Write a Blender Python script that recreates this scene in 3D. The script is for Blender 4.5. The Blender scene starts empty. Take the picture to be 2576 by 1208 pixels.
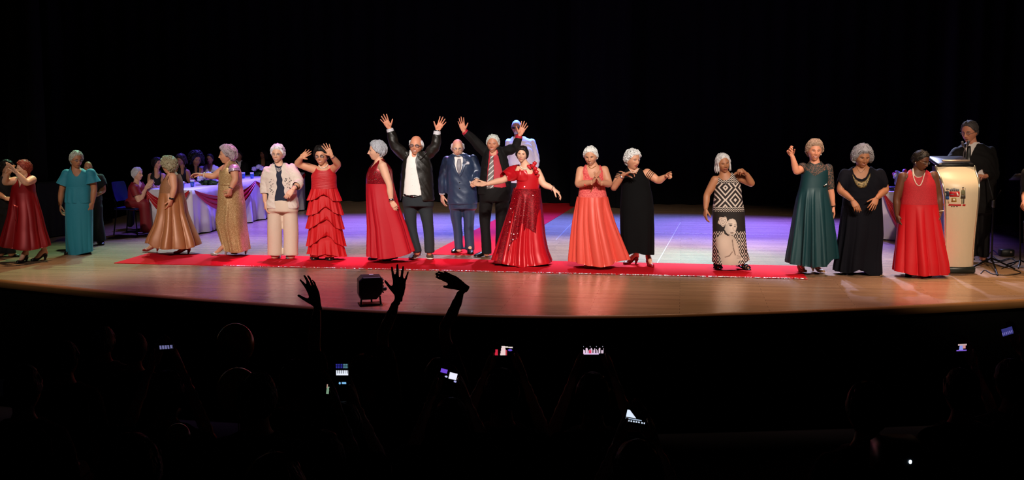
import bpy, math, random
import numpy as np
from mathutils import Vector, Matrix, noise
from mathutils.bvhtree import BVHTree

SC = bpy.context.scene
COL = SC.collection
random.seed(7)
RNG = np.random.default_rng(7)

# ---------------------------------------------------------------- camera
FW, FH, FPX = 2576.0, 1208.0, 2950.0          # frame in pixels, focal length in pixels
CAMZ = 2.24                                    # height above the stage floor (z = 0)
PITCH = math.atan((604 - 250) / FPX)           # horizon sits at row 250
cam_d = bpy.data.cameras.new('camera')
cam = bpy.data.objects.new('camera', cam_d)
COL.objects.link(cam)
cam.location = (0, 0, CAMZ)
cam.rotation_euler = (math.pi / 2 - PITCH, 0, 0)
cam_d.sensor_width = 36.0
cam_d.lens = 36.0 * FPX / FW
cam_d.clip_end = 200
SC.camera = cam
CP, SP = math.cos(PITCH), math.sin(PITCH)
CAMLOC = np.array([0, 0, CAMZ])


def ray(px, py):
    a, b = px - FW / 2, py - FH / 2
    return np.array([a, CP * FPX - SP * b, -SP * FPX - CP * b]) / FPX


def G(px, py, z=0.0):
    """photo pixel -> point on the horizontal plane z"""
    r = ray(px, py)
    return CAMLOC + r * ((z - CAMZ) / r[2])


def PY(px, py, Y):
    r = ray(px, py)
    return CAMLOC + r * (Y / r[1])


def proj(V):
    """world points -> photo pixels"""
    V = np.atleast_2d(V)
    x, y, z = V[:, 0], V[:, 1], V[:, 2] - CAMZ
    dep = CP * y - SP * z
    up = SP * y + CP * z
    return np.stack([FW / 2 + FPX * x / dep, FH / 2 - FPX * up / dep], 1)


# ---------------------------------------------------------------- world, exposure
W = bpy.data.worlds.new('world')
SC.world = W
W.use_nodes = True
W.node_tree.nodes['Background'].inputs[0].default_value = (0.02, 0.02, 0.03, 1)
W.node_tree.nodes['Background'].inputs[1].default_value = 0.02
SC.view_settings.view_transform = 'Standard'
SC.view_settings.look = 'None'
SC.view_settings.gamma = 1
SC.view_settings.exposure = 0.0
SC.view_settings.use_curve_mapping = False


# ---------------------------------------------------------------- stage lighting rig (spot lamps on bars)
def spot(name, loc, target, power, color, deg, blend=0.5, rad=0.12):
    d = bpy.data.lights.new(name, 'SPOT')
    d.energy, d.color, d.spot_size, d.spot_blend = power * LK, color, math.radians(deg), blend
    d.shadow_soft_size = rad
    o = bpy.data.objects.new(name, d)
    COL.objects.link(o)
    o.location = loc
    o.rotation_euler = (Vector(target) - Vector(loc)).to_track_quat('-Z', 'Y').to_euler()
    return o


LK = 5.0
WARM = (1.0, 0.80, 0.62)
NEUT = (1.0, 0.90, 0.82)
# front-of-house bar: warm white key over the row of people, cut off above the apron
for x, tx, ty, p, c in ((-8.0, -6.4, 17.0, 260, NEUT), (-6.2, -4.6, 17.2, 620, NEUT), (-4.0, -2.9, 16.9, 1000, NEUT), (-1.8, -1.2, 16.7, 1150, NEUT), (0.6, .4, 16.6, 1100, NEUT),
                        (2.8, 2.1, 16.3, 1050, NEUT), (5.0, 3.9, 16.0, 900, WARM), (7.0, 5.2, 15.2, 760, WARM)):
    spot('front_spot', (x, 1.2, 8.6), (tx, ty - .1, .88), p * 1.06, c, 19, 0.7)
# follow spot for the person at the back
spot('follow_spot', (3.2, 1.2, 8.6), (.2, 22.4, 1.45), 1000, NEUT, 6.0, 0.5)
# back bar: coloured back light falling forward over the floor
VIO, BLU, PAL, CYA, GRN, MAG = (0.15, 0.10, 1.0), (0.07, 0.15, 1.0), (0.55, 0.60, 1.0), (0.25, 0.85, 0.95), (0.45, 1.0, 0.6), (1.0, 0.15, 0.75)
for x, ty, c, p in ((-4.8, 20.2, VIO, 1300), (-3.5, 20.6, VIO, 3000), (-2.3, 20.8, VIO, 3600), (-1.1, 20.9, BLU, 3400), (0.3, 20.9, BLU, 3200),
                    (1.6, 20.8, BLU, 3600), (2.9, 20.6, BLU, 3600), (4.2, 20.2, VIO, 4600), (5.4, 19.6, VIO, 3000)):
    spot('back_spot', (x + .3, 24.2, 7.4), (x, ty, 0), p * .82, c, 36, 0.9)
for x, ty, c, p, w in ((-6.4, 16.2, GRN, 600, 26), (-5.0, 16.8, CYA, 420, 26), (-3.6, 17.6, PAL, 900, 26), (-2.0, 17.6, PAL, 1300, 26), (-0.2, 17.6, PAL, 1400, 26), (1.2, 17.4, PAL, 1800, 26), (2.7, 17.3, PAL, 2200, 26), (4.3, 16.8, PAL, 2000, 26), (5.0, 15.3, PAL, 1700, 20), (6.0, 15.6, PAL, 900, 18), (-5.0, 18.0, PAL, 700, 24), (2.1, 16.6, CYA, 1500, 15), (3.1, 16.4, CYA, 1500, 15)):
    spot('back_spot', (x + .2, 22.6, 7.4), (x, ty, 0), p, c, w, 0.9)
for x, ty, c, p, w in ((-3.5, 16.3, MAG, 700, 13), (-2.2, 16.3, MAG, 600, 11), (-1.0, 16.2, MAG, 450, 9), (-.3, 17.6, MAG, 600, 14)):
    spot('top_spot', (x, 18.4, 7.6), (x, ty, 0), p, c, w, 0.9)
# amber and rose wash from the bar over the apron
for x, y, c, p in ((-6.4, 15.0, (1.0, .66, .38), 330), (-4.4, 14.2, (.85, .42, .75), 300), (-2.2, 13.6, (.75, .38, .85), 330), (0.0, 13.4, (1.0, .55, .62), 260), (2.0, 13.3, (1.0, .66, .44), 280), (4.0, 13.5, (1.0, .58, .50), 300), (5.8, 13.8, (1.0, .64, .36), 420), (7.2, 14.2, (1.0, .60, .32), 300)):
    spot('apron_spot', (x, y + 1.2, 8.0), (x, y, 0), p * 1.15, c, 30, 0.9)


# ---------------------------------------------------------------- materials
def lin(h):
    h = h.lstrip('#')
    c = [int(h[i:i + 2], 16) / 255 for i in (0, 2, 4)]
    return tuple(x / 12.92 if x <= .04045 else ((x + .055) / 1.055) ** 2.4 for x in c) + (1.0,)


MATS = {}


def mat(name, hexc, rough=0.6, metal=0.0, spec=0.5, bump=0.0, bscale=60.0, var=0.0, vscale=8.0, sheen=0.0, emit=0.0, trans=0.0, coat=0.0, attr=None, stretch=None, alpha=1.0):
    if name in MATS:
        return MATS[name]
    m = bpy.data.materials.new(name)
    m.use_nodes = True
    nt = m.node_tree
    b = nt.nodes['Principled BSDF']
    c = lin(hexc) if isinstance(hexc, str) else tuple(hexc) + (1.0,)
    b.inputs['Base Color'].default_value = c
    b.inputs['Roughness'].default_value = rough
    b.inputs['Metallic'].default_value = metal
    b.inputs['Specular IOR Level'].default_value = spec
    b.inputs['Sheen Weight'].default_value = sheen
    b.inputs['Transmission Weight'].default_value = trans
    b.inputs['Coat Weight'].default_value = coat
    b.inputs['Alpha'].default_value = alpha
    if emit:
        b.inputs['Emission Color'].default_value = c
        b.inputs['Emission Strength'].default_value = emit
    tc = nt.nodes.new('ShaderNodeTexCoord')
    vec = tc.outputs['Object']
    if stretch:
        mp = nt.nodes.new('ShaderNodeMapping')
        mp.inputs['Scale'].default_value = stretch
        nt.links.new(vec, mp.inputs['Vector'])
        vec = mp.outputs['Vector']
    if var:
        n = nt.nodes.new('ShaderNodeTexNoise')
        n.inputs['Scale'].default_value = vscale
        n.inputs['Detail'].default_value = 3
        nt.links.new(vec, n.inputs['Vector'])
        mx = nt.nodes.new('ShaderNodeMix')
        mx.data_type = 'RGBA'
        mx.inputs['A'].default_value = tuple(min(1, x * (1 - var)) for x in c[:3]) + (1,)
        mx.inputs['B'].default_value = tuple(min(1, x * (1 + var)) for x in c[:3]) + (1,)
        nt.links.new(n.outputs['Fac'], mx.inputs['Factor'])
        nt.links.new(mx.outputs['Result'], b.inputs['Base Color'])
    if bump:
        n = nt.nodes.new('ShaderNodeTexNoise')
        n.inputs['Scale'].default_value = bscale
        n.inputs['Detail'].default_value = 2
        nt.links.new(vec, n.inputs['Vector'])
        bp = nt.nodes.new('ShaderNodeBump')
        bp.inputs['Strength'].default_value = bump
        bp.inputs['Distance'].default_value = 0.01
        nt.links.new(n.outputs['Fac'], bp.inputs['Height'])
        nt.links.new(bp.outputs['Normal'], b.inputs['Normal'])
    if attr:
        a = nt.nodes.new('ShaderNodeAttribute')
        a.attribute_name = attr
        nt.links.new(a.outputs['Color'], b.inputs['Base Color'])
        if emit:
            nt.links.new(a.outputs['Color'], b.inputs['Emission Color'])
    MATS[name] = m
    return m


def sequin(name, base, bright, scale=110, rough=0.25, metal=0.6, thr=0.5):
    """cloth covered with small tilted sequins: cell by cell colour and normal"""
    if name in MATS:
        return MATS[name]
    m = mat(name, base, rough, metal)
    nt = m.node_tree
    b = nt.nodes['Principled BSDF']
    tc = nt.nodes.new('ShaderNodeTexCoord')
    v = nt.nodes.new('ShaderNodeTexVoronoi')
    v.inputs['Scale'].default_value = scale
    nt.links.new(tc.outputs['Object'], v.inputs['Vector'])
    sp = nt.nodes.new('ShaderNodeSeparateColor')
    nt.links.new(v.outputs['Color'], sp.inputs[0])
    r = nt.nodes.new('ShaderNodeValToRGB')
    r.color_ramp.elements[0].position, r.color_ramp.elements[0].color = thr, lin(base)
    r.color_ramp.elements[1].position, r.color_ramp.elements[1].color = min(1, thr + .45), lin(bright)
    nt.links.new(sp.outputs[0], r.inputs[0])
    nt.links.new(r.outputs[0], b.inputs['Base Color'])
    bp = nt.nodes.new('ShaderNodeBump')
    bp.inputs['Strength'].default_value = 0.9
    bp.inputs['Distance'].default_value = 0.01
    nt.links.new(sp.outputs[1], bp.inputs['Height'])
    nt.links.new(bp.outputs['Normal'], b.inputs['Normal'])
    return m


def lace(name, base, hole, scale=45, rough=0.7, thr=0.48):
    """openwork cloth: motif colour over the lining colour"""
    if name in MATS:
        return MATS[name]
    m = mat(name, base, rough)
    nt = m.node_tree
    b = nt.nodes['Principled BSDF']
    tc = nt.nodes.new('ShaderNodeTexCoord')
    n = nt.nodes.new('ShaderNodeTexNoise')
    n.inputs['Scale'].default_value = scale
    n.inputs['Detail'].default_value = 1.5
    n.inputs['Distortion'].default_value = 1.2
    nt.links.new(tc.outputs['Object'], n.inputs['Vector'])
    r = nt.nodes.new('ShaderNodeValToRGB')
    r.color_ramp.elements[0].position, r.color_ramp.elements[0].color = thr - .03, lin(base)
    r.color_ramp.elements[1].position, r.color_ramp.elements[1].color = thr + .03, lin(hole)
    nt.links.new(n.outputs['Fac'], r.inputs[0])
    nt.links.new(r.outputs[0], b.inputs['Base Color'])
    bp = nt.nodes.new('ShaderNodeBump')
    bp.inputs['Strength'].default_value = 0.5
    bp.inputs['Distance'].default_value = 0.006
    nt.links.new(r.outputs[0], bp.inputs['Height'])
    nt.links.new(bp.outputs['Normal'], b.inputs['Normal'])
    return m


# ---------------------------------------------------------------- mesh helpers: a mesh is (V n*3, F m*4), -1 marks a triangle
def mk(name, VF, mats, parent=None, idx=None, smooth=True, color=None, loc=None, kind=None, label=None):
    V, F = VF
    V = np.asarray(V, float)
    F = np.asarray(F, np.int64)
    base = np.array(parent.get('_w', (0, 0, 0))) if parent is not None else (np.array(loc) if loc is not None else np.zeros(3))
    me = bpy.data.meshes.new(name)
    mask = F >= 0
    loops = F[mask].astype(np.int32)
    tot = mask.sum(1).astype(np.int32)
    me.vertices.add(len(V))
    me.vertices.foreach_set('co', (V - base).astype(np.float32).ravel())
    me.loops.add(len(loops))
    me.loops.foreach_set('vertex_index', loops)
    me.polygons.add(len(tot))
    st = np.zeros(len(tot), np.int32)
    st[1:] = np.cumsum(tot)[:-1]
    me.polygons.foreach_set('loop_start', st)
    me.polygons.foreach_set('loop_total', tot)
    if not isinstance(mats, (list, tuple)):
        mats = [mats]
    for m in mats:
        me.materials.append(m)
    if idx is not None:
        me.polygons.foreach_set('material_index', np.asarray(idx, np.int32))
    me.polygons.foreach_set('use_smooth', np.full(len(tot), smooth, bool))
    me.update(calc_edges=True)
    me.validate()
    if color is not None:
        ca = me.color_attributes.new('col', 'FLOAT_COLOR', 'POINT')
        c4 = np.ones((len(V), 4), np.float32)
        c4[:, :3] = color
        ca.data.foreach_set('color', c4.ravel())
    o = bpy.data.objects.new(name, me)
    COL.objects.link(o)
    if parent is not None:
        o.parent = parent
        off = base
        if parent.type == 'MESH':               # sub-part: parent mesh sits at its own thing's origin
            pass
        o['_w'] = tuple(off)
    else:
        o.location = base
        o['_w'] = tuple(base)
    if kind:
        o['kind'] = kind
    if label:
        o['label'] = label
    return o


def thing(name, loc, label, cat, group=None):
    o = bpy.data.objects.new(name, None)
    COL.objects.link(o)
    o.location = loc
    o.empty_display_size = 0.1
    o['_w'] = tuple(float(x) for x in loc)
    o['label'], o['category'] = label, cat
    if group:
        o['group'] = group
    return o


def tag(o, label, cat, group=None):
    o['label'], o['category'] = label, cat
    if group:
        o['group'] = group
    return o


def join(*ms):
    Vs, Fs, n = [], [], 0
    for V, F in ms:
        F = np.asarray(F, np.int64)
        Vs.append(np.asarray(V, float))
        Fs.append(np.where(F >= 0, F + n, -1))
        n += len(V)
    return np.concatenate(Vs), np.concatenate(Fs)


def gridF(m, n, wrap=True):
    """quads of an m-row, n-column grid"""
    i = np.arange(m - 1)[:, None]
    j = np.arange(n if wrap else n - 1)[None, :]
    j2 = (j + 1) % n
    return np.stack(np.broadcast_arrays(i * n + j, i * n + j2, (i + 1) * n + j2, (i + 1) * n + j), -1).reshape(-1, 4)


def capgrid(V, m, n, top=True, bot=True):
    """close a wrapped grid with fans"""
    F = [gridF(m, n)]
    V = [V]
    k = m * n
    j = np.arange(n)
    if top:
        V.append(V[0][:n].mean(0)[None])
        F.append(np.stack([(j + 1) % n, j, np.full(n, k), np.full(n, -1)], 1))
        k += 1
    if bot:
        V.append(V[0][(m - 1) * n:m * n].mean(0)[None])
        F.append(np.stack([(m - 1) * n + j, (m - 1) * n + (j + 1) % n, np.full(n, k), np.full(n, -1)], 1))
    return np.concatenate(V), np.concatenate(F)


def cr(P, sub):
    """Catmull-Rom resample of rows of P"""
    P = np.asarray(P, float)
    if len(P) < 3 or sub < 2:
        t = np.linspace(0, len(P) - 1, (len(P) - 1) * max(sub, 1) + 1)
        return np.stack([np.interp(t, np.arange(len(P)), P[:, k]) for k in range(P.shape[1])], 1)
    Q = np.concatenate([[2 * P[0] - P[1]], P, [2 * P[-1] - P[-2]]])
    out = []
    for i in range(len(P) - 1):
        p0, p1, p2, p3 = Q[i:i + 4]
        for t in np.arange(sub) / sub:
            out.append(.5 * (2 * p1 + (p2 - p0) * t + (2 * p0 - 5 * p1 + 4 * p2 - p3) * t * t + (3 * p1 - p0 - 3 * p2 + p3) * t ** 3))
    out.append(P[-1])
    return np.array(out)


def tube(P, R, n=12, sub=1, dome=True, flat=None, up=None):
    """tapered tube along P; flat = (a, b) scales of the section, up = section's b axis"""
    P = np.asarray(P, float)
    R = np.broadcast_to(np.asarray(R, float), (len(P),))
    PR = cr(np.concatenate([P, R[:, None]], 1), sub)
    P, R = PR[:, :3], np.maximum(PR[:, 3], 1e-4)
    T = np.gradient(P, axis=0)
    T /= np.linalg.norm(T, axis=1)[:, None] + 1e-12
    if dome:
        a = [(-.95, .30), (-.72, .70), (-.38, .92)]
        h = np.array([P[0] + T[0] * R[0] * k * .9 for k, _ in a])
        e = np.array([P[-1] - T[-1] * R[-1] * k * .9 for k, _ in a[::-1]])
        P = np.concatenate([h, P, e])
        R = np.concatenate([[R[0] * q for _, q in a], R, [R[-1] * q for _, q in a[::-1]]])
        T = np.concatenate([[T[0]] * 3, T, [T[-1]] * 3])
    u = np.array(up, float) if up is not None else (np.array([0, 0, 1.]) if abs(T[0][2]) < .9 else np.array([0, 1., 0]))
    th = np.linspace(0, 2 * math.pi, n, endpoint=False)
    fa, fb = flat if flat is not None else (1, 1)
    V = []
    for i in range(len(P)):
        t = T[i]
        b = u - t * np.dot(u, t)
        nb = np.linalg.norm(b)
        if nb < 1e-6:
            b = np.cross(t, [1, 0, 0])
            nb = np.linalg.norm(b)
        b /= nb
        if up is None:
            u = b
        a = np.cross(t, b)
        V.append(P[i] + R[i] * (fa * np.cos(th)[:, None] * a + fb * np.sin(th)[:, None] * b))
    return capgrid(np.concatenate(V), len(P), n)


def ell(c, r, n=16, m=10):
    t = np.linspace(0, math.pi, m + 2)[1:-1]
    th = np.linspace(0, 2 * math.pi, n, endpoint=False)
    V = np.stack([np.sin(t)[:, None] * np.cos(th), np.sin(t)[:, None] * np.sin(th), np.cos(t)[:, None] * np.ones(n)], -1).reshape(-1, 3)
    V, F = capgrid(V, m, n)
    V[-2] = (0, 0, 1)
    V[-1] = (0, 0, -1)
    return V * np.asarray(r) + np.asarray(c), F[:, [1, 0, 3, 2]] if False else F


def box(c, s, bev=0.0):
    """box (centre, full size) with a small chamfer"""
    x, y, z = np.asarray(s, float) / 2
    b = min(bev, x * .9, y * .9, z * .9)
    if b <= 0:
        V = np.array([(i * x, j * y, k * z) for k in (-1, 1) for j in (-1, 1) for i in (-1, 1)])
        F = [(0, 2, 3, 1), (4, 5, 7, 6), (0, 1, 5, 4), (2, 6, 7, 3), (0, 4, 6, 2), (1, 3, 7, 5)]
        return V + np.asarray(c), np.array(F)
    def ring(zz, d):
        return [(sx * (x - d if q else x - d), sy * (y - d), zz) for sx, sy, q in ()]
    V = []
    n = 8
    for zz, d in ((-z, b), (-z + b, 0), (z - b, 0), (z, b)):
        X, Y2 = x - d, y - d
        e = b if d == 0 else b * .6
        V += [(X, -Y2 + e, zz), (X, Y2 - e, zz), (X - e, Y2, zz), (-X + e, Y2, zz), (-X, Y2 - e, zz), (-X, -Y2 + e, zz), (-X + e, -Y2, zz), (X - e, -Y2, zz)]
    V, F = capgrid(np.array(V), 4, n)
    F = F[:, [0, 1, 2, 3]]
    return V + np.asarray(c), F


def xf(VF, rz=0, loc=(0, 0, 0), rx=0, ry=0, s=1.0):
    M = np.array((Matrix.Rotation(rz, 3, 'Z') @ Matrix.Rotation(rx, 3, 'X') @ Matrix.Rotation(ry, 3, 'Y')))
    return VF[0] * s @ M.T + np.asarray(loc), VF[1]


def lathe(prof, n=24, c=(0, 0, 0)):
    """prof = [(r, z)] bottom to top"""
    th = np.linspace(0, 2 * math.pi, n, endpoint=False)
    V = np.concatenate([np.stack([r * np.cos(th), r * np.sin(th), np.full(n, z)], 1) for r, z in prof])
    V, F = capgrid(V, len(prof), n)
    return V + np.asarray(c), F


def smooth_mesh(VF, it=2, lam=0.5):
    V, F = VF
    V = V.copy()
    q = F.copy()
    q[q < 0] = q[q < 0] * 0 + F[:, [0]].repeat(4, 1)[F < 0]
    a = np.concatenate([q[:, 0], q[:, 1], q[:, 2], q[:, 3]])
    b = np.concatenate([q[:, 1], q[:, 2], q[:, 3], q[:, 0]])
    ok = a != b
    a, b = a[ok], b[ok]
    n = len(V)
    deg = np.bincount(a, minlength=n) + np.bincount(b, minlength=n)
    deg = np.maximum(deg, 1)
    for _ in range(it):
        S = np.stack([np.bincount(a, V[b, k], n) + np.bincount(b, V[a, k], n) for k in range(3)], 1) / deg[:, None]
        V += lam * (S - V)
    return V, F


def vox(parts, voxel=0.011, it=2):
    """fuse overlapping closed parts into one continuous skin"""
    V, F = join(*parts)
    me = bpy.data.meshes.new('t')
    me.from_pydata(V.tolist(), [], [[int(i) for i in f if i >= 0] for f in F])
    o = bpy.data.objects.new('t', me)
    COL.objects.link(o)
    md = o.modifiers.new('r', 'REMESH')
    md.mode = 'VOXEL'
    md.voxel_size = voxel
    md.use_smooth_shade = True
    dg = bpy.context.evaluated_depsgraph_get()
    ev = o.evaluated_get(dg)
    m2 = ev.to_mesh()
    nv, nf = len(m2.vertices), len(m2.polygons)
    co = np.empty(nv * 3, np.float32)
    m2.vertices.foreach_get('co', co)
    lt = np.empty(nf, np.int32)
    m2.polygons.foreach_get('loop_total', lt)
    li = np.empty(int(lt.sum()), np.int32)
    m2.loops.foreach_get('vertex_index', li)
    ls = np.zeros(nf, np.int64)
    ls[1:] = np.cumsum(lt)[:-1]
    Fo = np.full((nf, 4), -1, np.int64)
    for k in range(4):
        ok = lt > k
        Fo[ok, k] = li[ls[ok] + k]
    ev.to_mesh_clear()
    bpy.data.objects.remove(o)
    bpy.data.meshes.remove(me)
    return smooth_mesh((co.reshape(-1, 3).astype(float), Fo), it)


def keep(VF, fm):
    """keep faces where fm is true and drop loose vertices"""
    V, F = VF
    F = F[fm]
    used = np.zeros(len(V), bool)
    used[F[F >= 0]] = True
    mp = np.cumsum(used) - 1
    return V[used], np.where(F >= 0, mp[np.maximum(F, 0)], -1)


def centers(VF):
    V, F = VF
    q = np.where(F >= 0, F, F[:, [0]])
    return V[q].mean(1)


def normals(VF):
    V, F = VF
    q = np.where(F >= 0, F, F[:, [2]])
    n = np.cross(V[q[:, 2]] - V[q[:, 0]], V[q[:, 3]] - V[q[:, 1]])
    tri = F[:, 3] < 0
    if tri.any():
        n[tri] = np.cross(V[F[tri, 1]] - V[F[tri, 0]], V[F[tri, 2]] - V[F[tri, 0]])
    return n / (np.linalg.norm(n, axis=1)[:, None] + 1e-12)


def vnormals(VF):
    V, F = VF
    fn = normals(VF)
    N = np.zeros_like(V)
    for k in range(4):
        ok = F[:, k] >= 0
        for c in range(3):
            N[:, c] += np.bincount(F[ok, k], fn[ok, c], len(V))
    return N / (np.linalg.norm(N, axis=1)[:, None] + 1e-12)


def inpoly(p, poly):
    x, y = p[:, 0], p[:, 1]
    poly = np.asarray(poly, float)
    r = np.zeros(len(p), bool)
    j = len(poly) - 1
    for i in range(len(poly)):
        xi, yi, xj, yj = *poly[i], *poly[j]
        if yi != yj:
            r ^= ((yi > y) != (yj > y)) & (x < (xj - xi) * (y - yi) / (yj - yi) + xi)
        j = i
    return r


def tidy_edge(VF, it=4):
    """relax the open border of a cut mesh so it does not look stepped"""
    V, F = VF
    V = V.copy()
    q = np.where(F >= 0, F, F[:, [2]])
    e = np.concatenate([q[:, [0, 1]], q[:, [1, 2]], q[:, [2, 3]], q[:, [3, 0]]])
    e = e[e[:, 0] != e[:, 1]]
    e.sort(axis=1)
    key = e[:, 0] * (len(V) + 1) + e[:, 1]
    u, ix, ct = np.unique(key, return_index=True, return_counts=True)
    b = e[ix[ct == 1]]
    if not len(b):
        return V, F
    n = len(V)
    d = np.bincount(b[:, 0], minlength=n) + np.bincount(b[:, 1], minlength=n)
    m = d > 0
    for _ in range(it):
        S = np.stack([np.bincount(b[:, 0], V[b[:, 1], k], n) + np.bincount(b[:, 1], V[b[:, 0], k], n) for k in range(3)], 1)
        V[m] = .5 * V[m] + .5 * S[m] / d[m][:, None]
    return V, F


def sstep(a, b, x):
    t = np.clip((x - a) / (b - a), 0, 1)
    return t * t * (3 - 2 * t)


def fnoise(V, scale, seed=0.0):
    return np.array([noise.noise(Vector((p[0] * scale + seed, p[1] * scale + seed * .7, p[2] * scale))) for p in V])


def wobble(V, scale, seed=0):
    """cheap smooth pseudo noise in about [-1, 1], vectorised"""
    r = np.random.default_rng(seed)
    s = 0
    for _ in range(5):
        k = r.normal(size=3)
        k = k / np.linalg.norm(k) * scale * r.uniform(.6, 1.6)
        s = s + np.sin(V @ k + r.uniform(0, 6.28))
    return s / 2.6


def extrude_poly(pts, y0, y1):
    """flat outline in (x, z) given thickness along y"""
    pts = np.asarray(pts, float)
    n = len(pts)
    V = np.concatenate([np.stack([pts[:, 0], np.full(n, y0), pts[:, 1]], 1), np.stack([pts[:, 0], np.full(n, y1), pts[:, 1]], 1)])
    return capgrid(V, 2, n)
# ================================================================= the hall and the stage
STY = math.atan(0.145)                               # the stage is turned a little against the view
SU = np.array([math.cos(STY), -math.sin(STY), 0])    # along the stage front, to the right
SV = np.array([math.sin(STY), math.cos(STY), 0])     # towards the back of the stage


def wood_floor():
    m = mat('stage_wood', '#8a6f58', .26, spec=.5)
    nt = m.node_tree
    b = nt.nodes['Principled BSDF']
    tc = nt.nodes.new('ShaderNodeTexCoord')
    mp = nt.nodes.new('ShaderNodeMapping')
    mp.inputs['Rotation'].default_value = (0, 0, STY)
    nt.links.new(tc.outputs['Object'], mp.inputs['Vector'])
    br = nt.nodes.new('ShaderNodeTexBrick')
    br.inputs['Scale'].default_value = 1.0
    br.inputs['Brick Width'].default_value = 1.9
    br.inputs['Row Height'].default_value = 0.10
    br.inputs['Mortar Size'].default_value = 0.0016
    br.inputs['Mortar Smooth'].default_value = 0.2
    br.inputs['Bias'].default_value = 0.0
    br.inputs['Color1'].default_value = lin('#9a7d62')
    br.inputs['Color2'].default_value = lin('#8c7058')
    br.inputs['Mortar'].default_value = lin('#5a4636')
    nt.links.new(mp.outputs[0], br.inputs['Vector'])
    mp2 = nt.nodes.new('ShaderNodeMapping')
    mp2.inputs['Rotation'].default_value = (0, 0, STY)
    mp2.inputs['Scale'].default_value = (1.2, 26, 1)
    nt.links.new(tc.outputs['Object'], mp2.inputs['Vector'])
    n = nt.nodes.new('ShaderNodeTexNoise')
    n.inputs['Scale'].default_value = 1.6
    n.inputs['Detail'].default_value = 5
    nt.links.new(mp2.outputs[0], n.inputs['Vector'])
    mx = nt.nodes.new('ShaderNodeMix')
    mx.data_type, mx.blend_type = 'RGBA', 'OVERLAY'
    mx.inputs['Factor'].default_value = .22
    nt.links.new(br.outputs['Color'], mx.inputs['A'])
    nt.links.new(n.outputs['Fac'], mx.inputs['B'])
    nt.links.new(mx.outputs['Result'], b.inputs['Base Color'])
    rr = nt.nodes.new('ShaderNodeMapRange')
    rr.inputs['To Min'].default_value, rr.inputs['To Max'].default_value = .20, .28
    nt.links.new(n.outputs['Fac'], rr.inputs[0])
    nt.links.new(rr.outputs[0], b.inputs['Roughness'])
    bp = nt.nodes.new('ShaderNodeBump')
    bp.inputs['Strength'].default_value = .05
    bp.inputs['Distance'].default_value = .004
    nt.links.new(n.outputs['Fac'], bp.inputs['Height'])
    nt.links.new(bp.outputs[0], b.inputs['Normal'])
    return m


EDGE = [(-500, 640), (-220, 677), (0, 703), (300, 733), (600, 757), (900, 777), (1200, 790), (1450, 794), (1700, 790), (2000, 780), (2300, 767), (2576, 752), (2800, 737), (3100, 715)]
EP = cr(np.array([G(*q) for q in EDGE]), 4)
BACK = 26.5
WOOD = wood_floor()
DARKWOOD = mat('dark_wood', '#3a2a1c', .5, var=.3, vscale=3, stretch=(1, 1, 12))
n = len(EP)
pl = np.concatenate([EP, np.stack([EP[:, 0] * (BACK / EP[:, 1].min()), np.full(n, BACK), np.zeros(n)], 1)])
pl[n:, 0] = np.linspace(-13, 15, n)
fl = mk('floor', (pl, gridF(2, n, wrap=False)[:, ::-1]), WOOD, smooth=False, kind='structure')
out = np.gradient(EP, axis=0)
out = np.stack([out[:, 1], -out[:, 0], out[:, 2] * 0], 1)
out /= np.linalg.norm(out, axis=1)[:, None]
rows = [EP + [0, 0, -.001], EP + out * .02 + [0, 0, -.012], EP + out * .02 + [0, 0, -.10], EP - out * .02 + [0, 0, -.105]]
mk('trim_1', (np.concatenate(rows), gridF(4, n, wrap=False)), mat('stage_lip', '#96683c', .45, var=.2, vscale=4), kind='structure')
rows = [EP - out * .05 + [0, 0, -.10], EP - out * .05 + [0, 0, -1.3]]
mk('wall_stage_front', (np.concatenate(rows), gridF(2, n, wrap=False)), mat('fascia_black', '#040404', .9, spec=.1), kind='structure')


def rake(Y):
    return .64 - .143 * (Y + 1)


# raked floor of the hall
hv = np.array([(-14, -3, rake(-3)), (16, -3, rake(-3)), (16, 15.2, rake(15.2)), (-14, 15.2, rake(15.2))])
mk('floor_house', (hv, [(0, 1, 2, 3)]), mat('house_carpet', '#050509', .95, spec=.05, bump=.3, bscale=300), kind='structure')


# black drapes: back wall and side wings, each drape a hanging pleated cloth
def drape(name, a, b, z0, z1, folds, depth, mt, seed):
    a, b = np.array(a, float), np.array(b, float)
    L = np.linalg.norm(b - a)
    nn = int(folds * 10)
    u = np.linspace(0, 1, nn)
    d = (b - a) / L
    nrm = np.array([-d[1], d[0], 0])
    r = np.random.default_rng(seed)
    ph = np.cumsum(r.uniform(.7, 1.3, nn)) * folds * 2 * math.pi / nn
    zs = np.linspace(z1, z0, 14)
    V = []
    for i, z in enumerate(zs):
        w = depth * (.5 + .5 * i / 13) * np.sin(ph) + depth * .3 * np.sin(ph * .37 + i * .12)
        V.append(a[None, :] + d[None] * (u * L)[:, None] + nrm[None] * w[:, None] + np.array([0, 0, 1.])[None] * z)
    return mk(name, (np.concatenate(V), gridF(14, nn, wrap=False)), mt, kind='structure')


VELVET = mat('black_velvet', '#070708', .95, spec=.1, sheen=.02)
bw = 25.3
drape('wall_back', (-13, bw + 1.6, 0), (15, bw - 1.6, 0), .02, 11, 60, .10, VELVET, 1)
for i, (x0, x1, y) in enumerate(((-12.5, -8.4, 22.6), (-11.5, -7.6, 19.4), (1.2, 2.4, 24.4), (7.6, 12, 21.0), (7.9, 12, 18.0))):
    drape('wall_drape_%d' % (i + 1), (x0, y, 0), (x1, y - .3, 0), .02, 11, (x1 - x0) * 2.6, .09, VELVET, 20 + i)

CARPET_PX = [(287, 663), (2032, 703), (2003, 670), (374, 638)]
RUNNER_PX = [(1076, 641), (1243, 643), (1458, 512), (1325, 512)]
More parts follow.
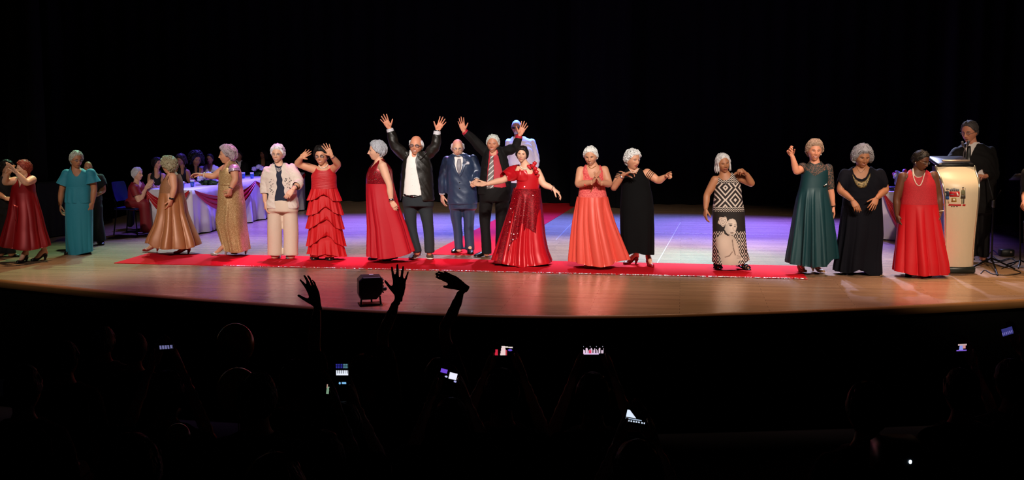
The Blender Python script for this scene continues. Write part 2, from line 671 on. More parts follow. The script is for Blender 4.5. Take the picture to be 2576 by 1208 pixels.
# red carpet: the strip along the front and the runner leading to the back
RED_CARPET = mat('red_carpet', '#c0121e', .95, spec=.08, bump=.35, bscale=220, var=.12, vscale=30)
ca = [G(287, 663), G(2032, 703), G(2003, 670), G(374, 638)]


def slab(corners, z, th, div=(1, 1)):
    c = np.array(corners)
    top, bot = c + [0, 0, z], c + [0, 0, z - th]
    return capgrid(np.concatenate([top, bot]), 2, len(c))


nx = 60
A, B = np.linspace(0, 1, nx)[:, None] * (ca[1] - ca[0]) + ca[0], np.linspace(0, 1, nx)[:, None] * (ca[2] - ca[3]) + ca[3]
rr = RNG.normal(0, .004, nx)
A = A + SV * rr[:, None]
loop = np.concatenate([A, B[::-1]])
V = np.concatenate([loop + [0, 0, .008], loop + [0, 0, .0005]])
F = [gridF(2, len(loop))]
i = np.arange(nx - 1)
F.append(np.stack([i, i + 1, 2 * nx - 2 - i, 2 * nx - 1 - i], 1))
tag(mk('carpet_strip', (V, np.concatenate(F)), RED_CARPET, smooth=False), 'long red carpet strip lying along the front of the stage', 'carpet')
ra = [G(1076, 641), G(1243, 643), G(1458, 512), G(1325, 512)]
o = tag(mk('carpet_runner', slab(ra, .006, .0055), RED_CARPET, smooth=False), 'red carpet runner leading diagonally to the back of the stage', 'carpet')
# crinkled foil strip along the front edge of the carpet
e0 = ca[0] + (ca[1] - ca[0]) * .17
m_ = 1600
u = np.sort(RNG.uniform(0, 1, m_))
base = e0[None] + u[:, None] * (ca[1] - e0)[None] - SV[None] * (.010 + RNG.uniform(-.014, .014, m_))[:, None]
V, F = [], []
for k in range(m_):
    s_ = RNG.uniform(.004, .011) * (.6 + .6 * u[k])
    a, t = RNG.uniform(0, 6.28), RNG.uniform(-.5, .5)
    d1 = np.array([math.cos(a), math.sin(a), t * .5]) * s_
    d2 = np.array([-math.sin(a), math.cos(a), RNG.uniform(-.4, .7)]) * s_ * .7
    c = base[k] + [0, 0, .012]
    V += [c - d1 - d2, c + d1 - d2, c + d1 + d2, c - d1 + d2]
    F.append([4 * k, 4 * k + 1, 4 * k + 2, 4 * k + 3])
fo = mk('foil_trim', (np.array(V), np.array(F)), mat('foil', '#fafaff', .25, metal=.25), smooth=False, kind='stuff')
tag(fo, 'crinkled silver foil strip along the front edge of the red carpet', 'foil strip')
# worn tape lines on the boards
TAPE = mat('tape_line', '#8d8172', .5)
for k, (p, q, w) in enumerate((((1712, 560), (1652, 664), .010), ((1455, 545), (1398, 604), .008), ((1440, 582), (2010, 592), .012), ((1660, 600), (1990, 606), .008))):
    a, b = G(*p), G(*q)
    d = unit_ = (b - a) / np.linalg.norm(b - a)
    nn_ = np.array([-d[1], d[0], 0]) * w / 2
    mk('trim_%d' % (k + 2), slab([a - nn_, b - nn_, b + nn_, a + nn_], .0016, .0012), TAPE, smooth=False, kind='structure')
# ================================================================= people: heads, hair, hands, bodies, clothes
def hsurf(lam, t):
    """smooth skull (unit head height, face towards -y)"""
    z = .5 * np.cos(t)
    a = np.maximum(np.sin(t), 1e-6) ** np.where(z < 0, .60, .86)
    x = .325 * a * np.sin(lam)
    y = -.40 * a * np.cos(lam)
    x = x * (1 - .34 * sstep(0, -.5, z))
    y = np.where(y > 0, y * 1.12 * (1 - .72 * sstep(-.04, -.42, z)), y)
    return np.stack(np.broadcast_arrays(x, y, z), -1)


def _rows(m):
    t = np.linspace(0.02, math.pi - .02, 800)
    w = 1 + 2.4 * np.exp(-((.5 * np.cos(t) + .13) / .2) ** 2)
    c = np.cumsum(w)
    return np.interp(np.linspace(c[0], c[-1], m), c, t)


def head_mesh(smile=.5, nose=1.0, fat=0.0, n=72, m=66):
    u = np.linspace(-1, 1, n, endpoint=False) + 1 / n
    lam = math.pi * np.sign(u) * np.abs(u) ** 1.45
    t = _rows(m)
    L, T = np.meshgrid(lam, t)
    V = hsurf(L, T).reshape(-1, 3)
    x, y, z = V.T.copy()
    fr = sstep(.05, .45, np.cos(L).ravel())
    ax = np.abs(x)
    g = lambda q, s: np.exp(-(q / s) ** 2)
    d = np.zeros(len(x))
    prof = np.interp(z, [-.20, -.165, -.13, .06, .12], [0, .06, .115, .012, 0]) * nose
    wid = np.interp(z, [-.17, -.12, .05], [.062, .05, .030])
    d += prof * g(x, wid)
    d += .02 * g(ax - .055, .025) * g(z + .145, .03) * nose
    d -= .036 * g(ax - .135, .07) * g(z - .012, .042)
    d += .020 * g(ax - .12, .10) * g(z - .085, .03)
    d += (.016 + .022 * smile) * g(ax - .19, .075) * g(z + .11, .07)
    zm = -.268 + smile * 2.0 * x * x
    d += .028 * g(x, .13) * g(z + .255, .08)
    inm = np.exp(-(x / .105) ** 4)
    d += .012 * inm * (g(z - zm - .024, .018) + g(z - zm + .026, .02))
    d -= .016 * inm * g(z - zm, .010)
    d += .035 * g(x, .10) * g(z + .44, .055)
    d -= .012 * g(ax - .115 - .25 * (-.12 - z), .018) * sstep(-.10, -.14, z) * sstep(-.36, -.28, z)
    y = y - d * fr
    x = x * (1 + fat * .16 * sstep(.1, -.3, z))
    V = np.stack([x, y, z], 1)
    V, F = capgrid(V, m, n)
    c = centers((V, F))
    idx = np.zeros(len(F), int)
    cx, cz = c[:, 0], c[:, 2]
    czm = -.268 + smile * 2.0 * cx * cx
    front = c[:, 1] < -.2
    lip = front & (np.abs(cx) < .112) & (np.abs(cz - czm + .002) < .034 * np.sqrt(np.maximum(0, 1 - (cx / .116) ** 2)))
    idx[lip] = 1
    if smile > .6:
        idx[front & (np.abs(cx) < .085) & (np.abs(cz - czm - .002) < .015 * np.sqrt(np.maximum(0, 1 - (cx / .088) ** 2)))] = 2
    return V, F, idx


HAIRLINE = ([0, 25, 45, 60, 72, 84, 96, 112, 140, 180], [.31, .30, .25, .13, .06, -.06, -.08, -.18, -.31, -.33])


def hair_mesh(vol=.07, top=1.0, side=1.0, back=1.0, front=0.0, nape=0.0, curl=.4, locks=110, bald=False, length=0.0, llen=.55, thick=.026, seed=1, part=0.0, cover=0.0):
    r = np.random.default_rng(seed)
    n, m = 52, 36
    lam = np.linspace(-math.pi, math.pi, n, endpoint=False)
    t = np.linspace(.02, 2.6, m)

    def thr(l):
        d = np.abs(np.degrees(l))
        h = np.interp(d, *HAIRLINE)
        h = h + front * np.clip(1 - d / 70, 0, 1) + nape * np.clip((d - 85) / 40, 0, 1) - cover * np.exp(-((d - 80) / 28) ** 2)
        return h

    def thickness(l, tt):
        z = .5 * np.cos(tt)
        d = np.abs(np.degrees(l))
        up = sstep(.0, .42, z)
        bk = sstep(80, 150, d) * (1 - up)
        sd = (1 - up) * (1 - bk)
        v = vol * (up * top + bk * back + sd * side)
        if bald:
            v = v * sstep(62, 80, d) * sstep(.30, .2, z)
        return v * sstep(-.01, .07, z - thr(l))

    def surf(l, tt, extra=0.0):
        p = hsurf(l, tt)
        c = np.array([0, .02, .05])
        q = p - c
        ln = np.linalg.norm(q, axis=-1, keepdims=True)
        return p + q / ln * (thickness(l, tt) + extra)[..., None]

    L, T = np.meshgrid(lam, t)
    V = surf(L, T, np.full(L.shape, -.004)).reshape(-1, 3)
    th = thickness(L, T).ravel()
    nz = wobble(V, 26, seed) * .55 + wobble(V, 48, seed + 1) * .45
    q = V - np.array([0, .02, .05])
    V = V + q / np.linalg.norm(q, axis=1)[:, None] * (nz * curl * np.minimum(th, .09) * .5)[:, None]
    F = gridF(m, n)
    F = F[th[F].max(1) > .012]
    F0 = (V, F)
    # locks lying on the cap
    k = 6
    N = locks
    out = [keep(F0, np.ones(len(F), bool))]
    if N:
        l0 = r.uniform(-math.pi, math.pi, N * 3)
        t0 = np.arccos(r.uniform(-.55, 1, N * 3))
        ok = thickness(l0, t0) > vol * .25
        l0, t0 = l0[ok][:N], t0[ok][:N]
        N = len(l0)
        s = np.linspace(0, 1, k)[None]
        ll = llen * r.uniform(.6, 1.2, N)[:, None]
        wig = curl * .30 * np.sin(s * r.uniform(4, 9, N)[:, None] + r.uniform(0, 6, N)[:, None])
        sg = np.where(l0 >= part, 1, -1)[:, None]
        frontness = np.clip(np.cos(l0), 0, 1)[:, None]
        LL = l0[:, None] + sg * ll * s * (.25 + .8 * frontness * np.sin(t0)[:, None]) + wig * .5
        TT = t0[:, None] + ll * s * (.95 - .6 * frontness * np.sin(t0)[:, None]) + wig * .3
        TT = np.clip(TT, .05, 2.75)
        P = surf(LL, TT, np.broadcast_to((.012 + curl * .03 * r.uniform(-.5, 1, N))[:, None] * np.sin(s * math.pi) - .012 * s, LL.shape))
        if length > 0:      # hanging hair: beyond the ears fall straight
            zz = P[..., 2]
            dr = np.maximum(0, .02 - zz)
        rad = thick * r.uniform(.6, 1.2, N)[:, None] * np.sin(np.clip(s * .85 + .12, 0, 1) * math.pi) ** .7
        thin = thickness(LL, TT)
        rad = rad * np.clip(thin / (vol * .3), .25, 1)
        for i in range(N):
            out.append(tube(P[i], rad[i], 4, dome=False))
    if length > 0:
        N2 = int(90)
        l0 = np.concatenate([r.uniform(70, 180, N2 // 2), -r.uniform(70, 180, N2 - N2 // 2)]) * math.pi / 180
        for l in l0:
            st = surf(np.array([l]), np.array([1.25]))[0]
            md = surf(np.array([l]), np.array([1.65]))[0] * np.array([1.04, 1.04, 1])
            L_ = length * r.uniform(.75, 1.05)
            w = r.normal(0, .02, 2)
            out.append(tube([st, md, md * [1.03, 1.0, 1] + [w[0], w[1] + .02, -L_ * .45], md * [.98, .95, 1] + [w[0] * 2 + curl * r.normal(0, .04), w[1] + .01, -L_]], [.02, .04, .042, .012], 6, sub=3, dome=False))
    return join(*out)


HANDS = {}
POSES = {   # per finger: (base curl, mid curl, tip curl) degrees, spread, thumb (out, forward, curl)
    'open': ([(4, 6, 4)] * 4, 1.0, (48, 12, 8)),
    'wave': ([(8, 14, 10), (5, 9, 8), (8, 12, 8), (14, 18, 10)], .8, (42, 20, 12)),
    'flat': ([(6, 6, 4)] * 4, .18, (26, 10, 10)),
    'relax': ([(18, 26, 14), (22, 30, 18), (26, 34, 20), (30, 36, 20)], .25, (24, 28, 18)),
    'curl': ([(30, 55, 30), (45, 65, 35), (52, 70, 40), (58, 70, 40)], .2, (20, 45, 30)),
    'fist': ([(72, 88, 50), (76, 92, 52), (78, 92, 52), (78, 90, 50)], .05, (12, 62, 42)),
    'point': ([(4, 8, 6), (66, 88, 50), (72, 90, 52), (74, 88, 50)], .1, (16, 30, 12)),
    'pinch': ([(40, 38, 24), (14, 24, 18), (10, 18, 12), (6, 14, 10)], .6, (26, 48, 26)),
    'hold': ([(48, 56, 36), (50, 58, 36), (52, 58, 36), (54, 58, 36)], .15, (34, 52, 30)),
}


def hand_mesh(pose, voxel=.0033):
    """right hand: wrist at 0, fingers +z, palm faces +y, thumb +x"""
    if (pose, voxel) in HANDS:
        return HANDS[(pose, voxel)]
    curls, spr, th = POSES[pose]
    rr = [(-.035, .024, .019), (0, .026, .0175), (.025, .034, .0165), (.055, .0405, .0150), (.082, .0415, .0135), (.098, .036, .0095)]
    a = np.linspace(0, 2 * math.pi, 20, endpoint=False)
    V = np.concatenate([np.stack([rx * np.sign(np.cos(a)) * np.abs(np.cos(a)) ** .8, ry * np.sin(a), np.full(20, z)], 1) for z, rx, ry in rr])
    parts = [capgrid(V, len(rr), 20)]
    parts.append(ell((.022, .012, .034), (.017, .012, .03)))
    parts.append(ell((-.024, .010, .03), (.012, .009, .03)))
    fx = [.0300, .0105, -.0095, -.0290]
    fz = [.090, .095, .092, .084]
    ln = [(.041, .026, .020), (.046, .029, .021), (.042, .027, .020), (.033, .020, .018)]
    fr = [.0090, .0093, .0088, .0078]
    for i in range(4):
        sp = math.radians((9.5, 2.5, -4.5, -12)[i] * 1.25 * spr)
        p = np.array([fx[i], 0, fz[i] - .012])
        pts, cum = [p], 0
        dirx = np.array([math.sin(sp), 0, math.cos(sp)])
        for j, l in enumerate(ln[i]):
            cum += math.radians(curls[i][j])
            d = dirx * math.cos(cum) + np.array([0, 1., 0]) * math.sin(cum)
            p = p + d * (l + (.012 if j == 0 else 0))
            pts.append(p)
        r0 = fr[i]
        parts.append(tube(pts, [r0 * 1.05, r0, r0 * .92, r0 * .78], 10, sub=3))
    o, fwd, cu = [math.radians(q) for q in th]
    p = np.array([.020, .006, .016])
    d0 = np.array([math.sin(o) * math.cos(fwd), math.sin(fwd), math.cos(o) * math.cos(fwd)])
    d1 = np.array([math.sin(o - cu * .7) * math.cos(fwd), math.sin(fwd + cu * .5), math.cos(o - cu * .7) * math.cos(fwd)])
    d1 /= np.linalg.norm(d1)
    pts = [p, p + d0 * .040, p + d0 * .040 + (d0 + d1) / 2 * .034, p + d0 * .040 + (d0 + d1) / 2 * .034 + d1 * .026]
    parts.append(tube(pts, [.014, .0118, .0100, .0082], 10, sub=3))
    HANDS[(pose, voxel)] = vox(parts, voxel, 1)
    return HANDS[(pose, voxel)]


def unit(v):
    v = np.asarray(v, float)
    return v / (np.linalg.norm(v) + 1e-12)


def skin(name, hexc):
    m = mat('skin_' + name, hexc, .52, spec=.4, var=.10, vscale=14, bump=.12, bscale=90)
    return m


SHOES = {
    'pump': dict(heel=.055, low=.042, back=.055, w=.040, L=.245, cut=True),
    'low': dict(heel=.02, low=.045, back=.06, w=.044, L=.25, cut=True),
    'sandal': dict(heel=.028, low=.0, back=.0, w=.045, L=.245, cut=True),
    'oxford': dict(heel=.025, low=.062, back=.085, w=.050, L=.29, cut=False),
    'sneaker': dict(heel=.028, low=.070, back=.095, w=.054, L=.29, cut=False),
}


class Fig:
    def __init__(s, label, crop, base, z0=0.0, name='person', cat='person', group=None, world=None):
        s.cr = crop
        bx = s.px(*base)
        near = np.array([(bx[0] + i, bx[1] + j) for i in (-30, 0, 30) for j in (-10, 0, 10)])
        if world is None and z0 == 0 and (inpoly(near, CARPET_PX).any() or inpoly(near, RUNNER_PX).any()):
            z0 = .0088
        s.o = np.array(world, float) if world is not None else G(bx[0], bx[1], z0)
        s.z0 = z0
        dep = CP * s.o[1] - SP * (s.o[2] - CAMZ)
        s.k = dep / FPX / crop[2]
        s.root = thing(name, tuple(s.o), label, cat, group)
        s.arms, s.parts, s.shoes, s.legs, s.hands = [], [], [], [], []
        s.hd = None
        s.tlegs = None
        s.vx = .0145
        s.fine = True

    def px(s, x, y):
        return s.cr[0] + x / s.cr[2], s.cr[1] + y / s.cr[2]

    def P(s, x, y, d=0.0):
        q = s.px(x, y)
        return PY(q[0], q[1], s.o[1] - d)

    def Z(s, y, d=0.0):
        return s.P(0, y, d)[2]

    # ---- torso
    def torso(s, neck, sh=None, R=(), dep=.66, hip=None, neckr=.052, p=2.3):
        """rings: z, cx, cy, rx, ry, tilt - from the neck down"""
        s.neck = s.P(*neck)
        rings = []
        if sh is not None:
            L, Rr = s.P(sh[0], sh[1]), s.P(sh[2], sh[3])
            zs, cx, half = (L[2] + Rr[2]) / 2, (L[0] + Rr[0]) / 2, (Rr[0] - L[0]) / 2
            tl = (Rr[2] - L[2]) / (Rr[0] - L[0])
            s.zs, s.shx = zs, (L[0], Rr[0])
            nx = s.neck[0]
            y = s.o[1]
            rings += [(zs + .085, nx, y, neckr, neckr * 1.05, 0), (zs + .055, nx * .8 + cx * .2, y, half * .40, .064, tl * .4),
                      (zs + .030, nx * .4 + cx * .6, y, half * .66, .078, tl * .8), (zs - .005, cx, y, half * .88, .092, tl), (zs - .05, cx, y, half * .94, .108, tl * .8)]
        for e in R:
            yy, xl, xr = e[:3]
            a, b = s.P(xl, yy), s.P(xr, yy)
            rx = (b[0] - a[0]) / 2
            ry = e[3] if len(e) > 3 and e[3] else max(.105 if sh is not None else .05, dep * rx)
            d = e[4] if len(e) > 4 else 0
            rings.append((a[2], (a[0] + b[0]) / 2, s.o[1] - d, rx, ry, 0))
        s.R = np.array(sorted(rings, key=lambda q: -q[0]))
        s.p = p
        s.zhip = s.Z(hip) if hip is not None else s.R[-1][0]

    def loft(s, ztop, zbot, off=0.0, n=48, m=60, p=None, pleat=None, hem=None, caps=True):
        z = np.linspace(ztop, zbot, m)
        Rg = s.R[::-1]
        I = [np.interp(z, Rg[:, 0], Rg[:, k]) for k in range(1, 6)]
        w = max(1, int(m * .03 / max(.05, ztop - zbot)))
        for _ in range(2):
            I = [np.convolve(np.pad(q, w, mode='edge'), np.ones(2 * w + 1) / (2 * w + 1), 'valid') for q in I]
        cx, cy, rx, ry, tl = [q[:, None] for q in I]
        th = np.linspace(0, 2 * math.pi, n, endpoint=False)[None]
        p = p or s.p
        c, sn = np.cos(th), np.sin(th)
        den = (np.abs(c) ** p + np.abs(sn) ** p) ** (-1 / p)
        o = np.zeros((m, n)) + off
        if pleat is not None:
            o = o + pleat(th, z[:, None])
        X = cx + (rx * den + o) * c
        Y = cy + (ry * den + o) * sn
        Zz = z[:, None] + tl * (X - cx)
        if hem is not None:
            hx, hz = hem
            tau = np.clip((ztop - z) / (ztop - zbot), 0, 1)[:, None] ** 3
            Zz = Zz + (np.interp(X[-1], hx, hz) - zbot)[None] * tau
        V = np.stack([X, Y, Zz], -1).reshape(-1, 3)
        if caps:
            return capgrid(V, m, n)
        return V, gridF(m, n)

    # ---- limbs
    def arm(s, S, E, Wr, tip, side, palm=(0, -1, 0), pose='relax', r=1.0, hs=1.0, hand=True):
        S, E, Wr, tip = [s.P(*q) for q in (S, E, Wr, tip)]
        P = [S, S * .5 + E * .5, E, E * .6 + Wr * .4, Wr]
        R = np.array([.056, .051, .041, .041, .0265]) * r
        PR = np.concatenate([np.array(P), R[:, None]], 1)
        D = cr(PR, 6)
        dirv = unit(tip - Wr)
        s.arms.append(dict(D=D, S=S, E=E, W=Wr, dir=dirv, side=side, palm=palm, pose=pose, hs=hs, hand=hand, n=len(s.arms)))

    def shoe(s, x, y, yaw, style, mt, hidden=False, size=1.0, lift=0.0, sole=None):
        q = s.px(x, y)
        g = G(q[0], q[1], s.z0)
        a = math.radians(yaw)
        d = np.array([math.sin(a), -math.cos(a), 0])
        s.shoes.append(dict(g=g, d=d, style=style, mat=mt, yaw=a, size=size, lift=lift, sole=sole))

    def leg(s, H, K, A, r=(.088, .060, .036)):
        H, K, A = s.P(*H), s.P(*K), s.P(*A)
        s.legs.append((H, K, A, r))

    # ---- head
    def head(s, cx, cy, h, yaw=0, pitch=0, roll=0, d=0.0, smile=.5, nose=1.0, fat=.3, hair=None, haircol='#cfcac4', glasses=None, brow='#6b5a4e', lips='#a8474a', squint=.5, hairmat=None, hd_ears=True):
        s.hd = dict(cx=cx, cy=cy, h=h, yaw=yaw, pitch=pitch, roll=roll, d=d, smile=smile, nose=nose, fat=fat, hair=hair or {}, haircol=haircol, glasses=glasses, brow=brow, lips=lips, squint=squint)
        hv = (hair or {}).get('vol', .05) * (hair or {}).get('top', 1.0)
        if (hair or {}).get('bald'):
            hv = 0
        Hh = h * s.k / (1 + hv)
        c = s.P(cx, cy, d) - np.array([0, 0, hv / 2 * Hh])
        M = np.array(Matrix.Rotation(math.radians(yaw), 3, 'Z') @ Matrix.Rotation(math.radians(pitch), 3, 'X') @ Matrix.Rotation(math.radians(roll), 3, 'Y'))
        s.hM, s.hc, s.hH = M, c, Hh

    def hx(s, V):
        return np.asarray(V, float) * s.hH @ s.hM.T + s.hc

    def frame(s, a, V):
        """hand template -> world"""
        Z = a['dir']
        pal = np.asarray(a['palm'], float)
        Y = unit(pal - Z * np.dot(pal, Z))
        X = np.cross(Z, Y)
        if a['side'] == 'L':
            X = -X
        sc = a['hs']
        return V[:, [0]] * X * sc + V[:, [1]] * Y * sc + V[:, [2]] * Z * sc + a['W']

    def body(s, skinmat, lipmat=None):
        parts = [s.loft(s.R[0][0], s.zhip, -.010, 40, 60)]
        for a in s.arms:
            parts.append(tube(a['D'][:, :3], a['D'][:, 3], 14))
        # feet and legs
        hipr = np.array([np.interp(s.zhip, s.R[::-1][:, 0], s.R[::-1][:, k]) for k in range(1, 5)])
        for i, sh in enumerate(s.shoes):
            st = SHOES[sh['style']]
            hl = st['heel'] + .012
            ank = sh['g'] - sh['d'] * .075 * sh['size'] + [0, 0, hl + .075 + sh['lift']]
            if not s.legs and not s.tlegs:
                hp = np.array([hipr[0] + (hipr[2] * .42) * (1 if ank[0] > hipr[0] else -1), hipr[1], s.zhip + .02])
                kn = (hp + ank) / 2 + [0, -.02, 0]
                parts.append(tube([hp, (hp + kn) / 2, kn, kn * .6 + ank * .4, ank], [min(.09, hipr[2] * .5), .075, .056, .050, .035], 14, sub=4))
            toe = sh['g'] + sh['d'] * .105 * sh['size'] + [0, 0, .022 + sh['lift']]
            mid = sh['g'] + sh['d'] * .03 * sh['size'] + [0, 0, .036 + hl * .35 + sh['lift']]
            heel = sh['g'] - sh['d'] * .095 * sh['size'] + [0, 0, hl + .03 + sh['lift']]
            parts.append(tube([ank, ank * .4 + mid * .6 + [0, 0, .012], mid, toe], [.036, .034, .030, .018], 12, sub=4))
            parts.append(tube([ank, heel], [.034, .028], 10))
        for lg in s.tlegs or []:
            pts = np.array([s.P(q[0], q[1], q[3] if len(q) > 3 else 0) for q in lg])
            rr = np.minimum(np.array([q[2] for q in lg]) * .66, .062)
            parts.append(tube(pts, rr, 12, sub=3))
        for H, K, A, r in s.legs:
            parts.append(tube([H, (H + K) / 2, K, K * .6 + A * .4, A], [r[0], (r[0] + r[1]) / 2, r[1], r[1] * .92, r[2]], 14, sub=4))
        # neck
        nb = np.array([s.R[0][1], s.R[0][2], s.R[0][0] - .05])
        if s.hd:
            top = s.hx([(0, .07, -.22)])[0]
            nr = .054 * (s.hH / .225)
            parts.append(tube([nb, (nb + top) / 2, top], [nr * 1.12, nr, nr * .95], 14, sub=3))
        body = vox(parts, s.vx, 2)
        ms, ix = [body], [np.zeros(len(body[1]), int)]
        if s.hd:
            n, m = (72, 66) if s.fine else (40, 36)
            V, F, fi = head_mesh(s.hd['smile'], s.hd['nose'], s.hd['fat'], n, m)
            ears = []
            for sg in (-1, 1):
                e = ell((0, 0, 0), (.030, .062, .105), 12, 10)
                ev = e[0].copy()
                ev[:, 0] = np.where(ev[:, 0] * sg > 0, ev[:, 0] - sg * .018 * np.exp(-(ev[:, 1] / .03) ** 2 - (ev[:, 2] / .055) ** 2), ev[:, 0])
                ev = ev @ np.array(Matrix.Rotation(sg * .30, 3, 'Z')).T
                ears.append((ev + [sg * .325, .045, -.03], e[1]))
            ev = join(*ears)
            ms += [(s.hx(V), F), (s.hx(ev[0]), ev[1])]
            ix += [fi, np.zeros(len(ev[1]), int)]
        for a in s.arms:
            if a['hand']:
                V, F = hand_mesh(a['pose'], .0040 if s.fine else .0075)
                ms.append((s.frame(a, V), F))
                ix.append(np.zeros(len(F), int))
        s.B = join(*ms)
        hm = s.hd or {}
        lm = lipmat or mat('lips_' + hm.get('lips', '#a8474a')[1:], hm.get('lips', '#a8474a'), .4)
        s.skin = skinmat
        mk('body', s.B, [skinmat, lm, mat('teeth', '#e8e0d4', .3)], s.root, np.concatenate(ix))
        s.bvh = BVHTree.FromPolygons(s.B[0].tolist(), [[int(i) for i in f if i >= 0] for f in s.B[1]])
        if s.hd:
            s.face()
        for sh in s.shoes:
            s.make_shoe(sh)

    def face(s):
        h = s.hd
        V, F, _ = head_mesh(h['smile'], h['nose'], h['fat'], 72, 66)

        def sy(x, z):
            q = np.where(V[:, 1] < -.1, (V[:, 0] - x) ** 2 + (V[:, 2] - z) ** 2, 9)
            return V[np.argmin(q), 1]
        hm = s.hairm = mat('hair_' + h['haircol'][1:], h['haircol'], .55, spec=.35, var=.35, vscale=30, bump=.5, bscale=70)
        if s.fine:
            ew, ei = mat('eye_white', '#d8d2c8', .25), mat('eye_iris', '#1c1008', .2)
            for sg in (-1, 1):
                rz = .026 - .013 * h['squint']
                e = ell((0, 0, 0), (.052, .030, rz), 16, 10)
                y = sy(sg * .135, .012)
                ev = e[0] + [sg * .135, y + .012, .012]
                c = centers((ev, e[1]))
                ix = ((c[:, 0] - sg * .135) ** 2 + (c[:, 2] - .012) ** 2 < .024 ** 2).astype(int)
                mk('eye', (s.hx(ev), e[1]), [ew, ei], s.root, ix)
                bx = [.060, .10, .15, .20]
                bz = [.078, .096, .098, .074]
                mk('eyebrow', (s.hx(tube([(sg * a, sy(sg * a, b) - .006, b) for a, b in zip(bx, bz)], [.010, .013, .012, .006], 6, sub=2)[0]), tube([(0, 0, 0), (1, 0, 0), (2, 0, 0), (3, 0, 0)], .1, 6, sub=2)[1]),
                   mat('brow_' + h['brow'][1:], h['brow'], .8), s.root)
                lid = tube([(sg * (.135 + q), sy(sg * (.135 + q), .012 + rz * .8) - .008 + .08 * abs(q), .012 + rz * (1.0 - (q / .06) ** 2)) for q in (-.055, -.025, 0, .025, .055)], [.004, .008, .009, .008, .005], 6, sub=2)
                mk('eyelash', (s.hx(lid[0]), lid[1]), mat('lash', '#2a1c16', .7), s.root)
        if h['hair'] is not False and h['hair'].get('vol', .05) > 0:
            args = dict(h['hair'])
            if not s.fine:
                args['locks'] = min(args.get('locks', 60), 40)
            hv = hair_mesh(**args)
            mk('hair', (s.hx(hv[0]), hv[1]), hm, s.root)
        g = h['glasses']
        if g:
            shade = g.get('shade')
            fm = mat('glasses_frame_' + g['col'][1:], g['col'], .3, metal=g.get('metal', 0))
            r = g.get('r', .010)
            w, hh = g.get('w', .085), g.get('h', .055)
            yf = min(sy(.135, .0), sy(.06, .02)) - .030
            parts = []
            root = thing_child('glasses', s.root)
            for sg in (-1, 1):
                a = np.linspace(0, 2 * math.pi, 17)
                q = np.sign(np.cos(a)) * np.abs(np.cos(a)) ** .6, np.sign(np.sin(a)) * np.abs(np.sin(a)) ** .6
                ring = np.stack([sg * .142 + w * q[0], yf + .10 * ((sg * .142 + w * q[0]) ** 2), hh * q[1] + .0], 1)
                parts.append(tube(ring, r, 6, dome=False))
                parts.append(tube([(sg * (.142 + w), yf + .01, .015), (sg * .33, yf + .12, .02), (sg * .338, .02, .02)], r, 6))
                lens = np.stack([sg * .142 + w * .95 * q[0][:-1], yf + .10 * ((sg * .142 + w * q[0][:-1]) ** 2), hh * .95 * q[1][:-1]], 1)
                lv = np.concatenate([lens, lens + [0, .008, 0]])
                lf = capgrid(lv, 2, 16)
                lm = mat('lens_dark', '#050505', .08) if shade else mat('lens_clear', '#8a90a8', .04, spec=.8, alpha=.13)
                mk('lens', (s.hx(lf[0]), lf[1]), lm, s.root)
            parts.append(tube([(-.058, yf, .012), (0, yf - .012, .02), (.058, yf, .012)], r, 6))
            gg = join(*parts)
            mk('glasses', (s.hx(gg[0]), gg[1]), fm, s.root)

    def make_shoe(s, sh):
        st = SHOES[sh['style']]
        L, w, hl = st['L'] * sh['size'], st['w'] * sh['size'] ** .5, st['heel']
        t = np.linspace(0, 1, 22)
        hw = w * np.interp(t, [0, .05, .18, .38, .62, .78, .92, .98, 1], [.35, .58, .74, .70, .98, 1.0, .74, .42, .12])
        bot = np.interp(t, [0, .25, .45, .68, 1], [hl, hl, hl * .5, 0, .006])
        th = .010 if sh['style'] not in ('sneaker',) else .022
        M = lambda V: np.stack([sh['g'][0] + V[:, 0] * math.cos(sh['yaw']) + V[:, 1] * math.sin(sh['yaw']), sh['g'][1] + V[:, 0] * math.sin(sh['yaw']) - V[:, 1] * math.cos(sh['yaw']), sh['g'][2] + V[:, 2] + sh['lift'] + .001], 1)
        yy = (t - .42) * L
        n = 16
        a = np.linspace(0, 2 * math.pi, n, endpoint=False)
        # sole
        V = []
        for i in range(len(t)):
            c, q = np.cos(a), np.sin(a)
            V.append(np.stack([hw[i] * np.sign(c) * np.abs(c) ** .5, np.full(n, yy[i]), bot[i] + th * (.5 + .5 * np.sign(q) * np.abs(q) ** .5)], 1))
        sole = capgrid(np.concatenate(V), len(t), n)
        so = mk('shoe', (M(sole[0]), sole[1]), sh['sole'] or sh['mat'], s.root)
        if hl > .03:
            hb = tube([(0, yy[3], .004), (0, yy[2], hl)], [.011 if sh['style'] == 'pump' else .02, .026], 10)
            mk('heel', (M(hb[0]), hb[1]), sh['mat'], so)
        if sh['style'] == 'sandal':
            parts = []
            for tt, z in ((.80, .042), (.66, .058), (.30, .095)):
                W_ = np.interp(tt, t, hw) + .003
                zb = np.interp(tt, t, bot) + th
                ang = np.linspace(0, math.pi, 9)
                st_ = tube(np.stack([W_ * np.cos(ang), np.full(9, (tt - .42) * L), zb + (z - zb) * np.sin(ang)], 1), .008, 6, flat=(2.2, .6), dome=False)
                mk('strap', (M(st_[0]), st_[1]), sh['mat'], so)
            return
        top = np.interp(t, [0, .12, .26, .36, .5, .68, .85, 1], [st['back'] * .9, st['back'], st['back'] * (.95 if not st['cut'] else .72), st['low'] * (1.25 if not st['cut'] else .65), st['low'] * (1.05 if not st['cut'] else .62), st['low'] * .95, .040, .022]) + bot * .9
        V = []
